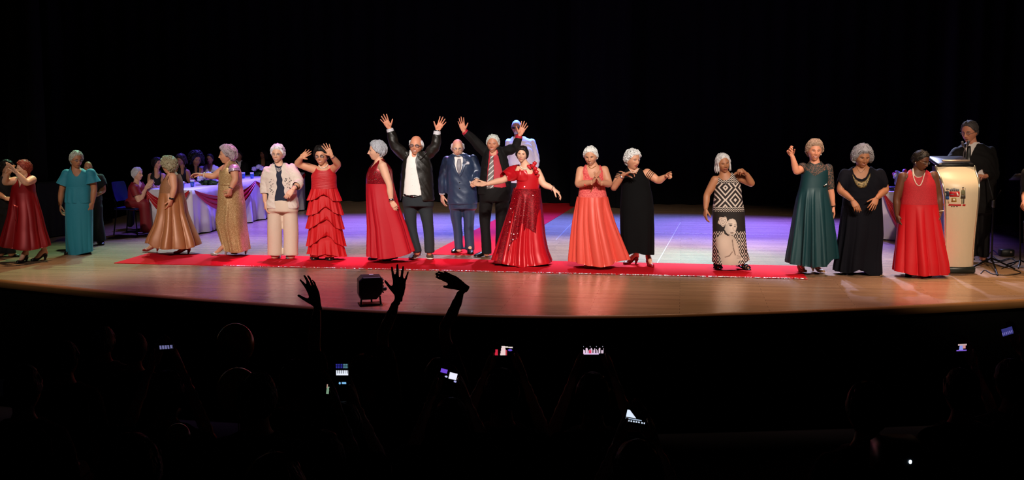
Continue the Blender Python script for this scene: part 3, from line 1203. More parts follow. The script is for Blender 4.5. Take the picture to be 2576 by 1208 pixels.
        for i in range(len(t)):
            c, q = np.cos(a), np.sin(a)
            z0 = bot[i] + th * .6
            V.append(np.stack([(hw[i] - .002) * np.sign(c) * np.abs(c) ** .8, np.full(n, yy[i]), z0 + (top[i] - z0) * (.5 + .5 * q)], 1))
        up = capgrid(np.concatenate(V), len(t), n)
        mk('upper', (M(up[0]), up[1]), sh['mat'], so)
        if sh['style'] == 'sneaker':
            lc = join(*[tube([(-.02, (tt - .42) * L, np.interp(tt, t, top) * .98), (0, (tt - .42) * L, np.interp(tt, t, top) + .004), (.02, (tt - .42) * L, np.interp(tt, t, top) * .98)], .004, 5) for tt in (.42, .48, .54, .60)])
            mk('lace', (M(lc[0]), lc[1]), mat('lace_tan', '#8a7a66', .8), so)

    # ---- clothes
    def pleats(s, spec, zp, zb, seed=0):
        r = np.random.default_rng(seed)
        ph = r.uniform(0, 6.28, 8)

        def f(th, z):
            tau = np.clip((zp - z) / (zp - zb), 0, 1)
            w = th + .18 * np.sin(2 * th + ph[0]) + .10 * np.sin(3 * th + ph[1])
            o = 0
            for i, (cnt, amp, sharp) in enumerate(spec):
                q = cnt * w + ph[2 + i] + .5 * np.sin(tau * 2.2 + ph[3])
                wave = np.sin(q) if not sharp else (np.abs(np.sin(q / 2)) ** .7 * 2 - 1)
                o = o + amp * tau ** .8 * wave
            return o
        return f

    def gown(s, mt, name='gown', y0=None, y1=None, off=.010, n=120, m=100, pleat=None, yp=None, hem=None, cut=(), armhole=.075, yback=None, parent=None, seed=0, p=None, color=None, edge=True, tidy=5, label=None):
        if not armhole and color is None and not cut:
            m = max(24, int(m * .62))
        zt = s.R[0][0] if y0 is None else s.Z(y0)
        zb = s.R[-1][0] if y1 is None else s.Z(y1)
        pl = s.pleats(pleat, s.Z(yp) if yp is not None else zt, zb, seed) if pleat else None
        hm = None
        if hem:
            rb = np.interp(zb, s.R[::-1][:, 0], s.R[::-1][:, 4])
            hp = np.array([s.P(q[0], q[1], .85 * rb) for q in hem])
            hm = (hp[:, 0], hp[:, 2])
        VF = s.loft(zt, zb, off, n, m, p, pl, hm, caps=False)
        c = centers(VF)
        ok = np.ones(len(c), bool)
        pc = (proj(c) - s.cr[:2]) * s.cr[2]
        cyv = np.interp(c[:, 2], s.R[::-1][:, 0], s.R[::-1][:, 2])
        front = c[:, 1] < cyv
        for poly in cut:
            ok &= ~(front & inpoly(pc, poly))
        if yback is not None:
            ok &= ~(~front & (pc[:, 1] < yback))
        if armhole:
            for a in s.arms:
                ok &= np.linalg.norm(c - (a['S'] * .97 + a['E'] * .03), axis=1) > armhole
        VF = tidy_edge(keep(VF, ok), tidy)
        col = color(VF[0], (proj(VF[0]) - s.cr[:2]) * s.cr[2]) if color else None
        o = mk(name, VF, mt, parent or s.root, color=col, label=label)
        s.cloth(VF)
        return o, VF

    def cloth(s, VF):
        s.last = BVHTree.FromPolygons(VF[0].tolist(), [[int(i) for i in f if i >= 0] for f in VF[1]])

    def sleeve(s, i, t0, t1, off0, off1, mt, name='sleeve', wr=.001, n=20, parent=None, bell=1.0):
        D = s.arms[i]['D']
        k = len(D) - 1
        u = np.linspace(t0 / 2, t1 / 2, 16) * k
        Q = np.stack([np.interp(u, np.arange(k + 1), D[:, c]) for c in range(4)], 1)
        R = Q[:, 3] + np.linspace(off0, off1, 16)
        R = R + wr * np.sin(np.arange(16) * 1.9 + i)
        if t0 <= .06:                      # round over the shoulder
            VF = tube(Q[:, :3], R, n, dome=True)
            q = np.arange(len(VF[1]))
            VF = keep(VF, (q < 18 * n) | ((q >= 21 * n) & (q < 22 * n)))
        else:
            VF = tube(Q[:, :3], R, n, dome=False)
            VF = VF[0], VF[1][VF[1][:, 3] >= 0]
        if bell > 1:                       # loose flutter edge
            k2 = np.clip((np.arange(len(VF[0])) // n - 8) / 10, 0, 1)
            th = (np.arange(len(VF[0])) % n) / n * 2 * math.pi
            cen = np.repeat(np.array([VF[0][i * n:(i + 1) * n].mean(0) for i in range((len(VF[0]) + n - 1) // n)]), n, 0)[:len(VF[0])]
            VF = (cen + (VF[0] - cen) * (1 + k2 * (bell - 1) * (1 + .35 * np.sin(5 * th)))[:, None], VF[1])
        return mk(name, VF, mt, parent or s.root)

    def suit(s, mt, name='jacket', y1=None, off=.024, soff=(.010, .016), t1=1.86, cut=(), vx=.013, arms=None, wr=.004, neckr=.078, hemflare=None, yneck=None, seed=3, wscale=22):
        """fused torso and sleeves, opened at the front by polygons in the photo"""
        zb = s.Z(y1)
        parts = [s.loft(s.R[1][0] + .01, zb, off, 44, 70, 2.5)]
        for a in s.arms if arms is None else [s.arms[i] for i in arms]:
            D = a['D']
            k = len(D) - 1
            u = np.linspace(0, t1 / 2, 14) * k
            Q = np.stack([np.interp(u, np.arange(k + 1), D[:, c]) for c in range(4)], 1)
            VF = tube(Q[:, :3], Q[:, 3] + np.interp(np.arange(14), [0, 4, 13], [soff[0] * .35, soff[0], soff[1]]), 14, dome=True)
            parts.append(VF)
        VF = vox(parts, vx, 2)
        N = vnormals(VF)
        w1 = wobble(VF[0] * [1, 1, .6], wscale, seed)
        w2 = wobble(VF[0] * [1, 1, 1.2], wscale * 1.9, seed + 7)
        V = VF[0] + N * ((w1 + .9 * (1 - 2 * np.abs(np.clip(w2, -1, 1))) ) * wr * .7)[:, None]
        VF = (V, VF[1])
        c = centers(VF)
        pc = (proj(c) - s.cr[:2]) * s.cr[2]
        front = c[:, 1] < s.o[1]
        ok = np.ones(len(c), bool)
        for poly in cut:
            ok &= ~(front & inpoly(pc, poly))
        zn = s.R[0][0] - .03
        ok &= ~((np.hypot(c[:, 0] - s.R[0][1], c[:, 1] - s.R[0][2]) < neckr) & (c[:, 2] > zn - .05))
        for a in s.arms if arms is None else [s.arms[i] for i in arms]:        # open the cuff end
            e = a['E'] + (a['W'] - a['E']) * (t1 - 1)
            ok &= ~((((c - e) @ unit(a['W'] - a['E'])) > -.006) & (np.linalg.norm(c - e, axis=1) < .11))
        ok &= ~((c[:, 2] < zb + .004))
        VF = tidy_edge(keep(VF, ok), 6)
        s.cloth(VF)
        return mk(name, VF, mt, s.root), VF

    def trousers(s, mt, y0, ycrotch, legs=None, name='trousers', off=.014, vx=.015, wr=.005, seed=5):
        """legs: list of [(x, y, radius, d)...] from hip to hem"""
        parts = [s.loft(s.Z(y0), s.Z(ycrotch), off, 40, 26, 2.3)]
        cutz = []
        for lg in legs or s.tlegs:
            pts = np.array([s.P(q[0], q[1], q[3] if len(q) > 3 else 0) for q in lg])
            rr = [q[2] for q in lg]
            parts.append(tube(pts, rr, 18, sub=4, dome=False))
            cutz.append((pts[-1], rr[-1]))
        VF = vox(parts, vx, 2)
        N = vnormals(VF)
        VF = (VF[0] + N * (wobble(VF[0] * [1, 1, .7], 18, seed) * wr)[:, None], VF[1])
        c = centers(VF)
        ok = np.ones(len(c), bool)
        for p, r in cutz:
            ok &= ~((np.hypot(c[:, 0] - p[0], c[:, 1] - p[1]) < r * 1.5) & (c[:, 2] < p[2] + .008))
        ok &= c[:, 2] < s.Z(y0) - .004
        VF = tidy_edge(keep(VF, ok), 4)
        s.cloth(VF)
        return mk(name, VF, mt, s.root), VF

    # ---- pieces laid on a surface
    def hit(s, x, y, bvh=None, off=.006, fallback=None):
        q = s.px(x, y)
        r = unit(ray(*q))
        for b in ([bvh] if bvh is not None else [s.last, s.bvh]):
            h = b.ray_cast(Vector(CAMLOC), Vector(r))
            if h[0] is not None:
                return np.array(h[0]) - r * off
        return fallback if fallback is not None else PY(q[0], q[1], s.o[1] - .12) - r * off

    def decal(s, left, right, mt, name, bvh=None, off=.006, th=.004, sub=5, across=5, parent=None, color=None, label=None):
        """a strip of cloth between two outlines, laid on the surface below it"""
        A, B = cr(np.array(left, float), sub), cr(np.array(right, float), sub)
        m = len(A)
        fb = None
        V = np.zeros((m, across, 3))
        for i in range(m):
            for j in range(across):
                u = j / (across - 1)
                q = A[i] * (1 - u) + B[i] * u
                fb = s.hit(q[0], q[1], bvh, off, None)
                V[i, j] = fb
        # keep it from jumping in depth
        med = np.median(V[:, :, 1])
        bad = np.abs(V[:, :, 1] - med) > .22
        V[bad, 1] = med
        V = V.reshape(-1, 3)
        F = gridF(m, across, wrap=False)
        r = V - CAMLOC
        r /= np.linalg.norm(r, axis=1)[:, None]
        V2 = V + r * th
        F2 = F[:, ::-1] + len(V)
        # rim
        loop = list(range(across)) + [i * across + across - 1 for i in range(1, m)] + [(m - 1) * across + j for j in range(across - 2, -1, -1)] + [i * across for i in range(m - 2, 0, -1)]
        loop = np.array(loop)
        nx = np.roll(loop, -1)
        Fr = np.stack([loop, loop + len(V), nx + len(V), nx], 1)
        VF = np.concatenate([V, V2]), np.concatenate([F, F2, Fr])
        return mk(name, VF, mt, parent or s.root, label=label)

    def beads(s, pts, rad, mt, name='necklace', n=40, bvh=None, off=.004, parent=None):
        P = cr(np.array(pts, float), 10)
        L = np.concatenate([[0], np.cumsum(np.hypot(*np.diff(P, axis=0).T))])
        u = np.linspace(0, L[-1], n)
        Q = [s.hit(np.interp(t, L, P[:, 0]), np.interp(t, L, P[:, 1]), bvh or s.bvh, off + rad * .6) for t in u]
        return mk(name, join(*[ell(q, (rad,) * 3, 8, 5) for q in Q]), mt, parent or s.root, kind='stuff')

    def cord(s, pts, rad, mt, name, bvh=None, off=.003, parent=None, sub=4):
        P = cr(np.array(pts, float), sub)
        Q = [s.hit(p[0], p[1], bvh or s.bvh, off) for p in P]
        return mk(name, tube(Q, rad, 6), mt, parent or s.root)

    def band(s, i, t, width, extra, mt, name='bracelet', beads=0):
        """a band around arm i at parameter t (0 shoulder, 1 elbow, 2 wrist)"""
        D = s.arms[i]['D']
        k = len(D) - 1
        c = np.array([np.interp(t / 2 * k, np.arange(k + 1), D[:, q]) for q in range(4)])
        c2 = np.array([np.interp((t / 2 + .02) * k, np.arange(k + 1), D[:, q]) for q in range(4)])
        if t >= 1.99:
            c2 = np.concatenate([c[:3] + (s.arms[i]['W'] - s.arms[i]['E']) * .02, c[3:]])
        d = unit(c2[:3] - c[:3])
        u = unit(np.cross(d, [0.3, .9, .2]))
        v = np.cross(d, u)
        r = c[3] + extra
        if beads:
            VF = join(*[ell(c[:3] + r * (math.cos(a) * u + math.sin(a) * v), (width,) * 3, 8, 5) for a in np.linspace(0, 6.283, beads, endpoint=False)])
        else:
            VF = tube([c[:3] - d * width / 2, c[:3] + d * width / 2], r, 20, dome=False)
        return mk(name, VF, mt, s.root, kind='stuff' if beads else None)

    def earring(s, mt, side=1, r=.022, drop=.0):
        p = s.hx([(side * .335, .03, -.145 - drop)])[0]
        return mk('earring', ell(p, (r * s.hH, r * s.hH, r * s.hH * (1 + drop * 14)), 8, 6), mt, s.root)


def thing_child(name, root):
    return root
# ================================================================= the people on the stage
CA, CB, CC, CD, CE, CF, CG, CH = (0, 340, 3.356), (280, 340, 3.5525), (640, 340, 3.554), (880, 260, 2.877), (1080, 260, 2.809), (1430, 350, 3.5536), (1740, 340, 3.179), (2090, 280, 2.745)
CK, CL, CM, CN, CO = (500, 350, 4.025), (360, 380, 4.475), (0, 380, 4.025), (280, 400, 5.49), (320, 360, 7.156)
FAIR, TAN, BROWN, DEEP, RUDDY, PALE = skin('fair', '#dca88c'), skin('tan', '#cc9070'), skin('brown', '#a8704f'), skin('deep', '#633a26'), skin('ruddy', '#cf8a6c'), skin('pale', '#d8a98e')
PEARL = mat('pearl', '#e6dccb', .25, coat=.5)
SILVER = mat('silver', '#d0d0d4', .2, metal=1)
GOLD = mat('gold', '#c99a4a', .28, metal=1)
BLACKL = mat('black_leather', '#0c0b0b', .3)
NUDE = mat('nude_shoe', '#a87f5a', .35)
REDSATIN = mat('red_satin', '#c2121e', .30, metal=.15, spec=.7, coat=.5)

# --- coral satin gown, clapping
f = Fig('person in a coral satin gown with lace bodice, clapping hands', CF, (215, 1150))
f.torso((215, 255), (108, 262, 318, 255), [(330, 118, 318), (380, 118, 318), (430, 105, 320), (520, 92, 340), (600, 85, 350), (750, 75, 385), (900, 72, 430), (1050, 70, 470), (1120, 70, 485)], hip=560)
f.arm((112, 280), (88, 405, .08), (215, 385, .27), (262, 312, .32), 'R', (1, .1, -.1), 'flat', 1.12)
f.arm((318, 275), (362, 400, .08), (288, 392, .25), (250, 322, .32), 'L', (-1, .1, .1), 'flat', 1.12)
f.shoe(172, 1142, -8, 'low', NUDE)
f.shoe(268, 1140, 6, 'low', NUDE)
f.head(199, 150, 176, -14, 12, -3, .03, smile=.9, haircol='#e6e2dc', hair=dict(vol=.06, curl=.35, locks=120, seed=2), squint=.8, lips='#a03a40')
f.body(TAN)
f.gown(lace('coral_lace', '#ee6e66', '#d04a4a', 60), 'bodice', None, 525, n=150, m=110, cut=[[(150, 150), (160, 240), (174, 300), (196, 345), (266, 345), (280, 300), (278, 240), (285, 150)]], yback=250, armhole=.066)
CORAL = mat('coral_satin', '#f05848', .30, metal=.15, spec=.8, coat=.7)
f.gown(CORAL, 'skirt', 515, None, .014, 240, 90, [(7, .055, True), (13, .026, True), (5, .03, False)], 480, [(60, 1108), (180, 1130), (300, 1138), (345, 1130), (490, 1085)], armhole=0, seed=4)
f.decal([(140, 400), (200, 430), (260, 400)], [(130, 440), (205, 470), (315, 440)], CORAL, 'sash', off=.010)
f.beads([(205, 405), (215, 430), (200, 470)], .006, GOLD, 'brooch', 12, f.last, .012)
f.beads([(178, 240), (205, 262), (245, 240)], .004, GOLD, 'necklace', 24)
f.earring(PEARL, 1, .03)

# --- black leather jacket, both arms raised
f = Fig('person in a black leather jacket and white shirt, both arms raised with open palms', CD, (520, 1128))
f.torso((470, 392), (400, 385, 562, 375), [(450, 392, 578), (550, 384, 585), (640, 382, 592), (690, 384, 596), (760, 395, 600)], hip=740, dep=.72)
f.arm((403, 385), (322, 300, .05), (287, 178, .05), (232, 75, .08), 'R', (0, -1, .1), 'open', 1.15, 1.08)
f.arm((560, 378), (622, 310, .05), (633, 195, .05), (690, 90, .08), 'L', (0, -1, .1), 'open', 1.15, 1.08)
BROWNSH = mat('brown_suede', '#4a3424', .8)
RUB = mat('white_rubber', '#d8d2c4', .6)
f.shoe(478, 1122, -25, 'sneaker', BROWNSH, sole=RUB)
f.shoe(577, 1122, 8, 'sneaker', BROWNSH, sole=RUB)
f.tlegs = [[(440, 730, .098), (438, 800, .092), (448, 900, .078), (468, 1000, .070), (488, 1082, .068)], [(545, 730, .098), (552, 800, .092), (566, 900, .078), (574, 1000, .070), (577, 1082, .068)]]
f.head(480, 306, 138, -8, 0, 2, .03, smile=.95, fat=.6, haircol='#d8d8dc', hair=dict(vol=.05, bald=True, locks=50, seed=5), glasses=dict(col='#1a1a1e', r=.012), brow='#b0a8a0', lips='#9a5048')
f.body(RUDDY)
f.gown(mat('white_shirt', '#e4dcd8', .7, bump=.15, bscale=30), 'shirt', None, 668, .012, 100, 90, cut=[[(445, 300), (450, 385), (462, 392), (480, 385), (490, 300)]], armhole=.06, yback=360)
shirt = f.last
JEANS = mat('grey_denim', '#1c2328', .85, bump=.3, bscale=250, var=.25, vscale=9)
f.trousers(JEANS, 655, 745)
f.decal([(388, 648), (455, 658), (520, 645)], [(388, 668), (455, 682), (522, 668)], BLACKL, 'belt', off=.012)
f.decal([(445, 655), (463, 655)], [(445, 682), (463, 682)], SILVER, 'buckle', off=.018)
LEATHER = mat('dark_leather', '#14100c', .46, spec=.45, bump=.7, bscale=11)
f.suit(LEATHER, 'jacket', 705, .034, (.022, .020), 1.80, [[(412, 398), (398, 520), (388, 655), (360, 720), (525, 720), (516, 640), (500, 560), (484, 480), (474, 410), (486, 372), (490, 330), (430, 330), (428, 372)]], wr=.006, wscale=22)
jk = f.last
f.decal([(402, 345), (405, 372), (415, 400)], [(432, 352), (434, 375), (430, 392)], LEATHER, 'collar', jk, off=.014)
f.decal([(492, 388), (512, 370), (526, 342)], [(508, 412), (535, 392), (560, 358)], LEATHER, 'collar', jk, off=.014)
for i in (0, 1):
    f.sleeve(i, 1.74, 1.96, .014, .016, mat('white_cuff', '#c9c6cc', .7), 'cuff', wr=.001)
f.band(1, 1.98, .022, .006, SILVER, 'wristwatch')
BUT = mat('button_white', '#eeeae2', .3)
for yy in (430, 470, 510, 550, 590):
    mk('button', ell(f.hit(448 + (yy - 430) * .03, yy, shirt, .002), (.006, .003, .006), 8, 5), BUT, f.root)

# --- blue shiny suit
f = Fig('person in a shiny dark blue suit with a white pocket square, arms down', CE, (240, 1055))
f.torso((205, 388), (120, 395, 312, 382), [(440, 128, 316), (520, 132, 316), (600, 138, 320), (710, 140, 328), (760, 150, 325)], hip=740, dep=.7)
f.arm((126, 402), (92, 530), (90, 652), (94, 705), 'R', (.6, .5, 0), 'relax', 1.1)
f.arm((306, 392), (342, 495, .04), (334, 548, .17), (300, 568, .25), 'L', (-.2, .3, -1), 'fist', 1.1)
f.shoe(203, 1048, -28, 'oxford', BLACKL)
f.shoe(288, 1058, 6, 'oxford', BLACKL)
f.tlegs = [[(188, 730, .090), (187, 800, .080), (197, 880, .070), (203, 960, .066), (210, 1036, .066)], [(274, 730, .090), (279, 800, .080), (280, 880, .070), (283, 960, .066), (288, 1042, .066)]]
f.head(200, 317, 124, 4, 6, 0, .02, smile=.1, fat=.3, haircol='#d6d4d0', hair=dict(vol=.045, bald=True, locks=40, seed=6), glasses=dict(col='#8a8478', r=.006, metal=1), brow='#a49a90', lips='#8a4a40')
f.body(FAIR)
f.gown(mat('white_shirt', '#e4dcd8'), 'shirt', None, 700, .012, 90, 80, cut=[[(180, 300), (185, 375), (205, 384), (228, 375), (232, 300)]], armhole=.06, yback=370)
shirt = f.last
BLUE = mat('blue_shark_suit', '#2b3a56', .36, metal=.2, spec=.8, bump=.5, bscale=11)
f.trousers(BLUE, 690, 745, wr=.007)
f.suit(BLUE, 'jacket', 712, .026, (.018, .016), 1.90, [[(176, 376), (180, 430), (192, 480), (212, 508), (226, 470), (238, 400), (234, 372)]], wr=.0035)
jk = f.last
TIEG = mat('grey_tie', '#7d7880', .5)
f.decal([(200, 392), (192, 440), (204, 500)], [(222, 392), (226, 440), (214, 500)], TIEG, 'tie', shirt, off=.014)
f.decal([(172, 372), (170, 430), (206, 508)], [(184, 378), (196, 450), (213, 516)], BLUE, 'lapel', jk, off=.010)
f.decal([(240, 372), (240, 430), (218, 512)], [(256, 378), (262, 425), (222, 520)], BLUE, 'lapel', jk, off=.010)
f.decal([(252, 418), (262, 412), (282, 414)], [(252, 434), (266, 432), (284, 430)], mat('white_cuff', '#c9c6cc'), 'pocket_square', jk, off=.010, label='white pocket square')
mk('button', ell(f.hit(214, 560, jk, .003), (.008, .004, .008), 8, 5), BLACKL, f.root)
mk('button', ell(f.hit(214, 600, jk, .003), (.008, .004, .008), 8, 5), BLACKL, f.root)
for i in (0, 1):
    f.sleeve(i, 1.84, 1.95, .012, .012, mat('white_cuff', '#c9c6cc'), 'cuff', wr=.0005)

# --- white shirt and dark glasses, at the back
f = Fig('person in a plain white shirt and dark glasses, standing at the back of the runner', CE, (650, 800))
f.torso((628, 228), (556, 262, 728, 258), [(330, 560, 738), (440, 562, 742), (520, 568, 738), (600, 572, 735)], hip=590, dep=.66)
f.arm((562, 272), (560, 400), (575, 500, .05), (590, 560, .1), 'R', (.5, .6, 0), 'relax', 1.1)
f.arm((724, 272), (756, 400), (742, 500, .05), (735, 560, .1), 'L', (-.5, .6, 0), 'relax', 1.1)
f.shoe(612, 800, -8, 'oxford', BLACKL)
f.shoe(690, 800, 8, 'oxford', BLACKL)
f.tlegs = [[(615, 590, .1), (614, 660, .09), (613, 780, .075)], [(692, 590, .1), (692, 660, .09), (690, 780, .075)]]
f.head(615, 169, 100, -8, 4, 0, .02, smile=.7, haircol='#d8d4d8', hair=dict(vol=.022, curl=.1, locks=0), glasses=dict(col='#0a0a0a', r=.014, shade=True, h=.06), brow='#3a2a20', lips='#6a3028')
f.body(BROWN)
f.trousers(mat('black_cloth', '#0c0b0c', .85, bump=.2, bscale=120), 530, 600)
f.suit(mat('white_shirt', '#e4dcd8'), 'shirt', 560, .020, (.018, .02), 1.92, [[(612, 220), (616, 240), (626, 262), (636, 240), (640, 220)]], wr=.006, neckr=.068)
mk('beard', (f.hx(ell((0, -.30, -.36), (.13, .10, .10))[0]), ell((0, 0, 0), (1, 1, 1))[1]), mat('grey_beard', '#b8b0aa', .9, bump=.8, bscale=150), f.root)

# --- black suit, red shirt, both arms raised
f = Fig('person in a black suit, red shirt and striped tie, both arms raised', CE, (440, 1085))
f.torso((455, 366), (388, 340, 532, 336), [(400, 384, 545), (500, 374, 560), (590, 362, 566), (660, 358, 568), (700, 366, 562)], hip=680, dep=.66)
f.arm((392, 345), (312, 262, .02), (243, 195, .05), (212, 88, .06), 'R', (.2, -1, .1), 'wave', 1.1, 1.05)
f.arm((528, 342), (604, 318, .10), (640, 222, .14), (684, 122, .14), 'L', (0, -1, .1), 'open', 1.1, 1.05)
f.shoe(385, 1080, -55, 'oxford', BLACKL)
f.shoe(505, 1050, 10, 'oxford', BLACKL)
f.tlegs = [[(402, 670, .1), (396, 760, .092), (394, 860, .078), (400, 960, .072), (405, 1064, .07)], [(515, 670, .1), (512, 760, .092), (504, 860, .078), (502, 960, .072), (503, 1034, .07)]]
f.head(450, 284, 132, -8, 2, 2, .03, smile=.85, fat=.4, haircol='#cfd2cc', hair=dict(vol=.045, curl=.15, locks=80, front=.02, seed=8), brow='#a8a098', lips='#9a4a40', squint=.9)
f.body(RUDDY)
f.gown(mat('red_shirt', '#b3162c', .6, bump=.15, bscale=40), 'shirt', None, 594, .012, 100, 90, cut=[[(425, 280), (430, 362), (452, 372), (474, 362), (480, 280)]], armhole=.06, yback=350)
shirt = f.last
BLK = mat('black_suit', '#0c0a0a', .8, spec=.25, bump=.5, bscale=12)
f.trousers(BLK, 580, 690)
f.suit(BLK, 'jacket', 645, .026, (.020, .018), 1.84, [[(420, 372), (414, 460), (405, 540), (398, 660), (560, 660), (528, 520), (512, 460), (494, 400), (488, 366), (484, 325), (424, 325), (420, 366)]], wr=.007)
jk = f.last
# striped tie
TIE = mat('striped_tie', '#6f6a68', .55)
nt = TIE.node_tree
tc_, sx_ = nt.nodes.new('ShaderNodeTexCoord'), nt.nodes.new('ShaderNodeMapping')
sx_.inputs['Rotation'].default_value = (0, .75, 0)
wv = nt.nodes.new('ShaderNodeTexWave')
wv.bands_direction = 'Z'
wv.inputs['Scale'].default_value = 6.2
rp = nt.nodes.new('ShaderNodeValToRGB')
rp.color_ramp.elements[0].position, rp.color_ramp.elements[0].color = .80, lin('#6f6a68')
rp.color_ramp.elements[1].position, rp.color_ramp.elements[1].color = .86, lin('#d8d4d0')
nt.links.new(tc_.outputs['Object'], sx_.inputs[0]); nt.links.new(sx_.outputs[0], wv.inputs[0]); nt.links.new(wv.outputs[1], rp.inputs[0]); nt.links.new(rp.outputs[0], nt.nodes['Principled BSDF'].inputs['Base Color'])
f.decal([(430, 392), (418, 470), (408, 560), (408, 615), (430, 646)], [(452, 392), (456, 470), (452, 560), (455, 612), (434, 648)], TIE, 'tie', shirt, off=.020)
f.decal([(428, 372), (432, 392)], [(456, 372), (450, 392)], TIE, 'tie_knot', shirt, off=.024)
f.decal([(398, 335), (392, 390), (404, 470)], [(418, 345), (418, 400), (408, 520)], BLK, 'lapel', jk, off=.010)
f.decal([(482, 352), (500, 400), (515, 460)], [(505, 340), (528, 400), (525, 480)], BLK, 'lapel', jk, off=.010)
f.sleeve(0, 1.76, 1.97, .014, .014, mat('red_shirt', '#b3162c'), 'cuff', wr=.001)
f.sleeve(1, 1.76, 1.97, .014, .014, mat('red_shirt', '#b3162c'), 'cuff', wr=.001)

# --- black dress, pointing
f = Fig('person in a long sleeveless black dress and red pumps, pointing to the side', CF, (620, 1140))
f.torso((575, 288), (462, 312, 708, 292), [(370, 480, 715), (430, 482, 722), (500, 478, 740), (620, 470, 755), (800, 475, 757), (950, 485, 754), (1050, 488, 752)], hip=600)
f.arm((468, 322), (405, 436, .10), (492, 318, .27), (565, 288, .34), 'R', (.2, .1, -1), 'pinch', 1.1)
f.arm((700, 302), (806, 372, .06), (872, 332, .16), (918, 300, .26), 'L', (-.3, .3, -1), 'point', 1.12)
REDP = mat('red_pumps', '#8e1118', .3)
f.shoe(566, 1118, -60, 'pump', REDP)
f.shoe(724, 1135, 12, 'pump', REDP)
f.head(574, 177, 184, 34, 6, 4, .03, smile=.15, haircol='#ebe8e2', hair=dict(vol=.085, curl=.9, locks=150, llen=.4, thick=.034, seed=9), lips='#9a4040', fat=.5)
f.body(TAN)
BD = mat('black_dress', '#040405', .85, spec=.15)
f.gown(BD, 'dress', None, None, .014, 140, 120, [(7, .012, False), (13, .006, True)], 640, [(480, 1055), (540, 1035), (600, 1012), (660, 1030), (760, 1040)], cut=[[(505, 200), (535, 262), (560, 300), (590, 306), (620, 290), (640, 255), (660, 200)]], yback=270, armhole=.09, seed=3)
for k in range(4):
    f.sleeve(0, .06 + .11 * k, .10 + .11 * k, .004, .004, BD, 'strap', wr=0)
    f.sleeve(1, .10 + .12 * k, .14 + .12 * k, .004, .004, BD, 'strap', wr=0)
f.band(0, 1.9, .014, .003, SILVER, 'wristwatch')
f.beads([(545, 270), (575, 302), (632, 262)], .005, PEARL, 'necklace', 26)
f.earring(PEARL, -1, .026)

# --- patterned dress
f = Fig('person in a zigzag patterned dress with a portrait print skirt, one arm raised', CG, (310, 1085))
f.torso((258, 318), (190, 345, 362, 318), [(400, 192, 385), (500, 187, 392), (600, 176, 412), (640, 178, 412), (800, 180, 420), (950, 182, 432), (1030, 180, 452)], hip=640)
f.arm((190, 358), (122, 480), (112, 592, .05), (106, 655, .06), 'R', (.8, .3, 0), 'relax', 1.1)
f.arm((365, 325), (478, 388, .06), (440, 310, .16), (398, 268, .22), 'L', (-.6, .2, -.6), 'hold', 1.1)
f.shoe(205, 1068, -2, 'sandal', BLACKL)
f.shoe(405, 1072, 38, 'sandal', BLACKL)
f.head(252, 221, 158, 8, 4, -9, .03, smile=.35, haircol='#c9c6c6', hair=dict(vol=.075, curl=.35, locks=110, length=.42, front=.03, seed=10), lips='#7a3430', squint=1.0)
f.body(BROWN)


def zigzag():
    m = mat('zigzag_print', '#160c0a', .75)
    nt = m.node_tree
    b = nt.nodes['Principled BSDF']
    N, Lk = nt.nodes.new, nt.links.new
    tc = N('ShaderNodeTexCoord')
    sp = N('ShaderNodeSeparateXYZ')
    Lk(tc.outputs['Object'], sp.inputs[0])

    def M(op, a, b_=None, c_=None):
        n_ = N('ShaderNodeMath')
        n_.operation = op
        for i_, v in enumerate((a, b_, c_)):
            if v is None:
                continue
            if isinstance(v, (int, float)):
                n_.inputs[i_].default_value = v
            else:
                Lk(v, n_.inputs[i_])
        return n_.outputs[0]
    x, z = sp.outputs[0], sp.outputs[2]
    # diamonds over the body of the top
    xm = M('PINGPONG', M('ADD', x, 1.02), .13)
    zm_ = M('PINGPONG', M('ADD', z, .02), .16)
    d = M('ADD', M('MULTIPLY', xm, 1.15), zm_)
    dia = M('LESS_THAN', M('FRACT', M('MULTIPLY', d, 15.0)), .40)
    # zigzag bands at the borders
    zz = M('FRACT', M('MULTIPLY', M('ADD', z, M('MULTIPLY', M('PINGPONG', x, .016), .9)), 38.0))
    zig = M('LESS_THAN', zz, .42)
    zc = f.Z
    lo, hi = f.Z(570) - f.o[2], f.Z(380) - f.o[2]
    band = M('ADD', M('LESS_THAN', z, lo), M('GREATER_THAN', z, hi))
    val = M('ADD', M('MULTIPLY', dia, M('SUBTRACT', 1, band)), M('MULTIPLY', zig, band))
    mx = N('ShaderNodeMix')
    mx.data_type = 'RGBA'
    mx.inputs['A'].default_value = lin('#1c100e')
    mx.inputs['B'].default_value = lin('#cdbfb4')
    Lk(val, mx.inputs['Factor'])
    Lk(mx.outputs['Result'], b.inputs['Base Color'])
    return m


ZIG = zigzag()
f.gown(ZIG, 'top', None, 612, .014, 140, 90, cut=[[(195, 280), (205, 318), (222, 342), (250, 362), (285, 362), (308, 338), (318, 305), (325, 250)]], yback=330, armhole=.08)


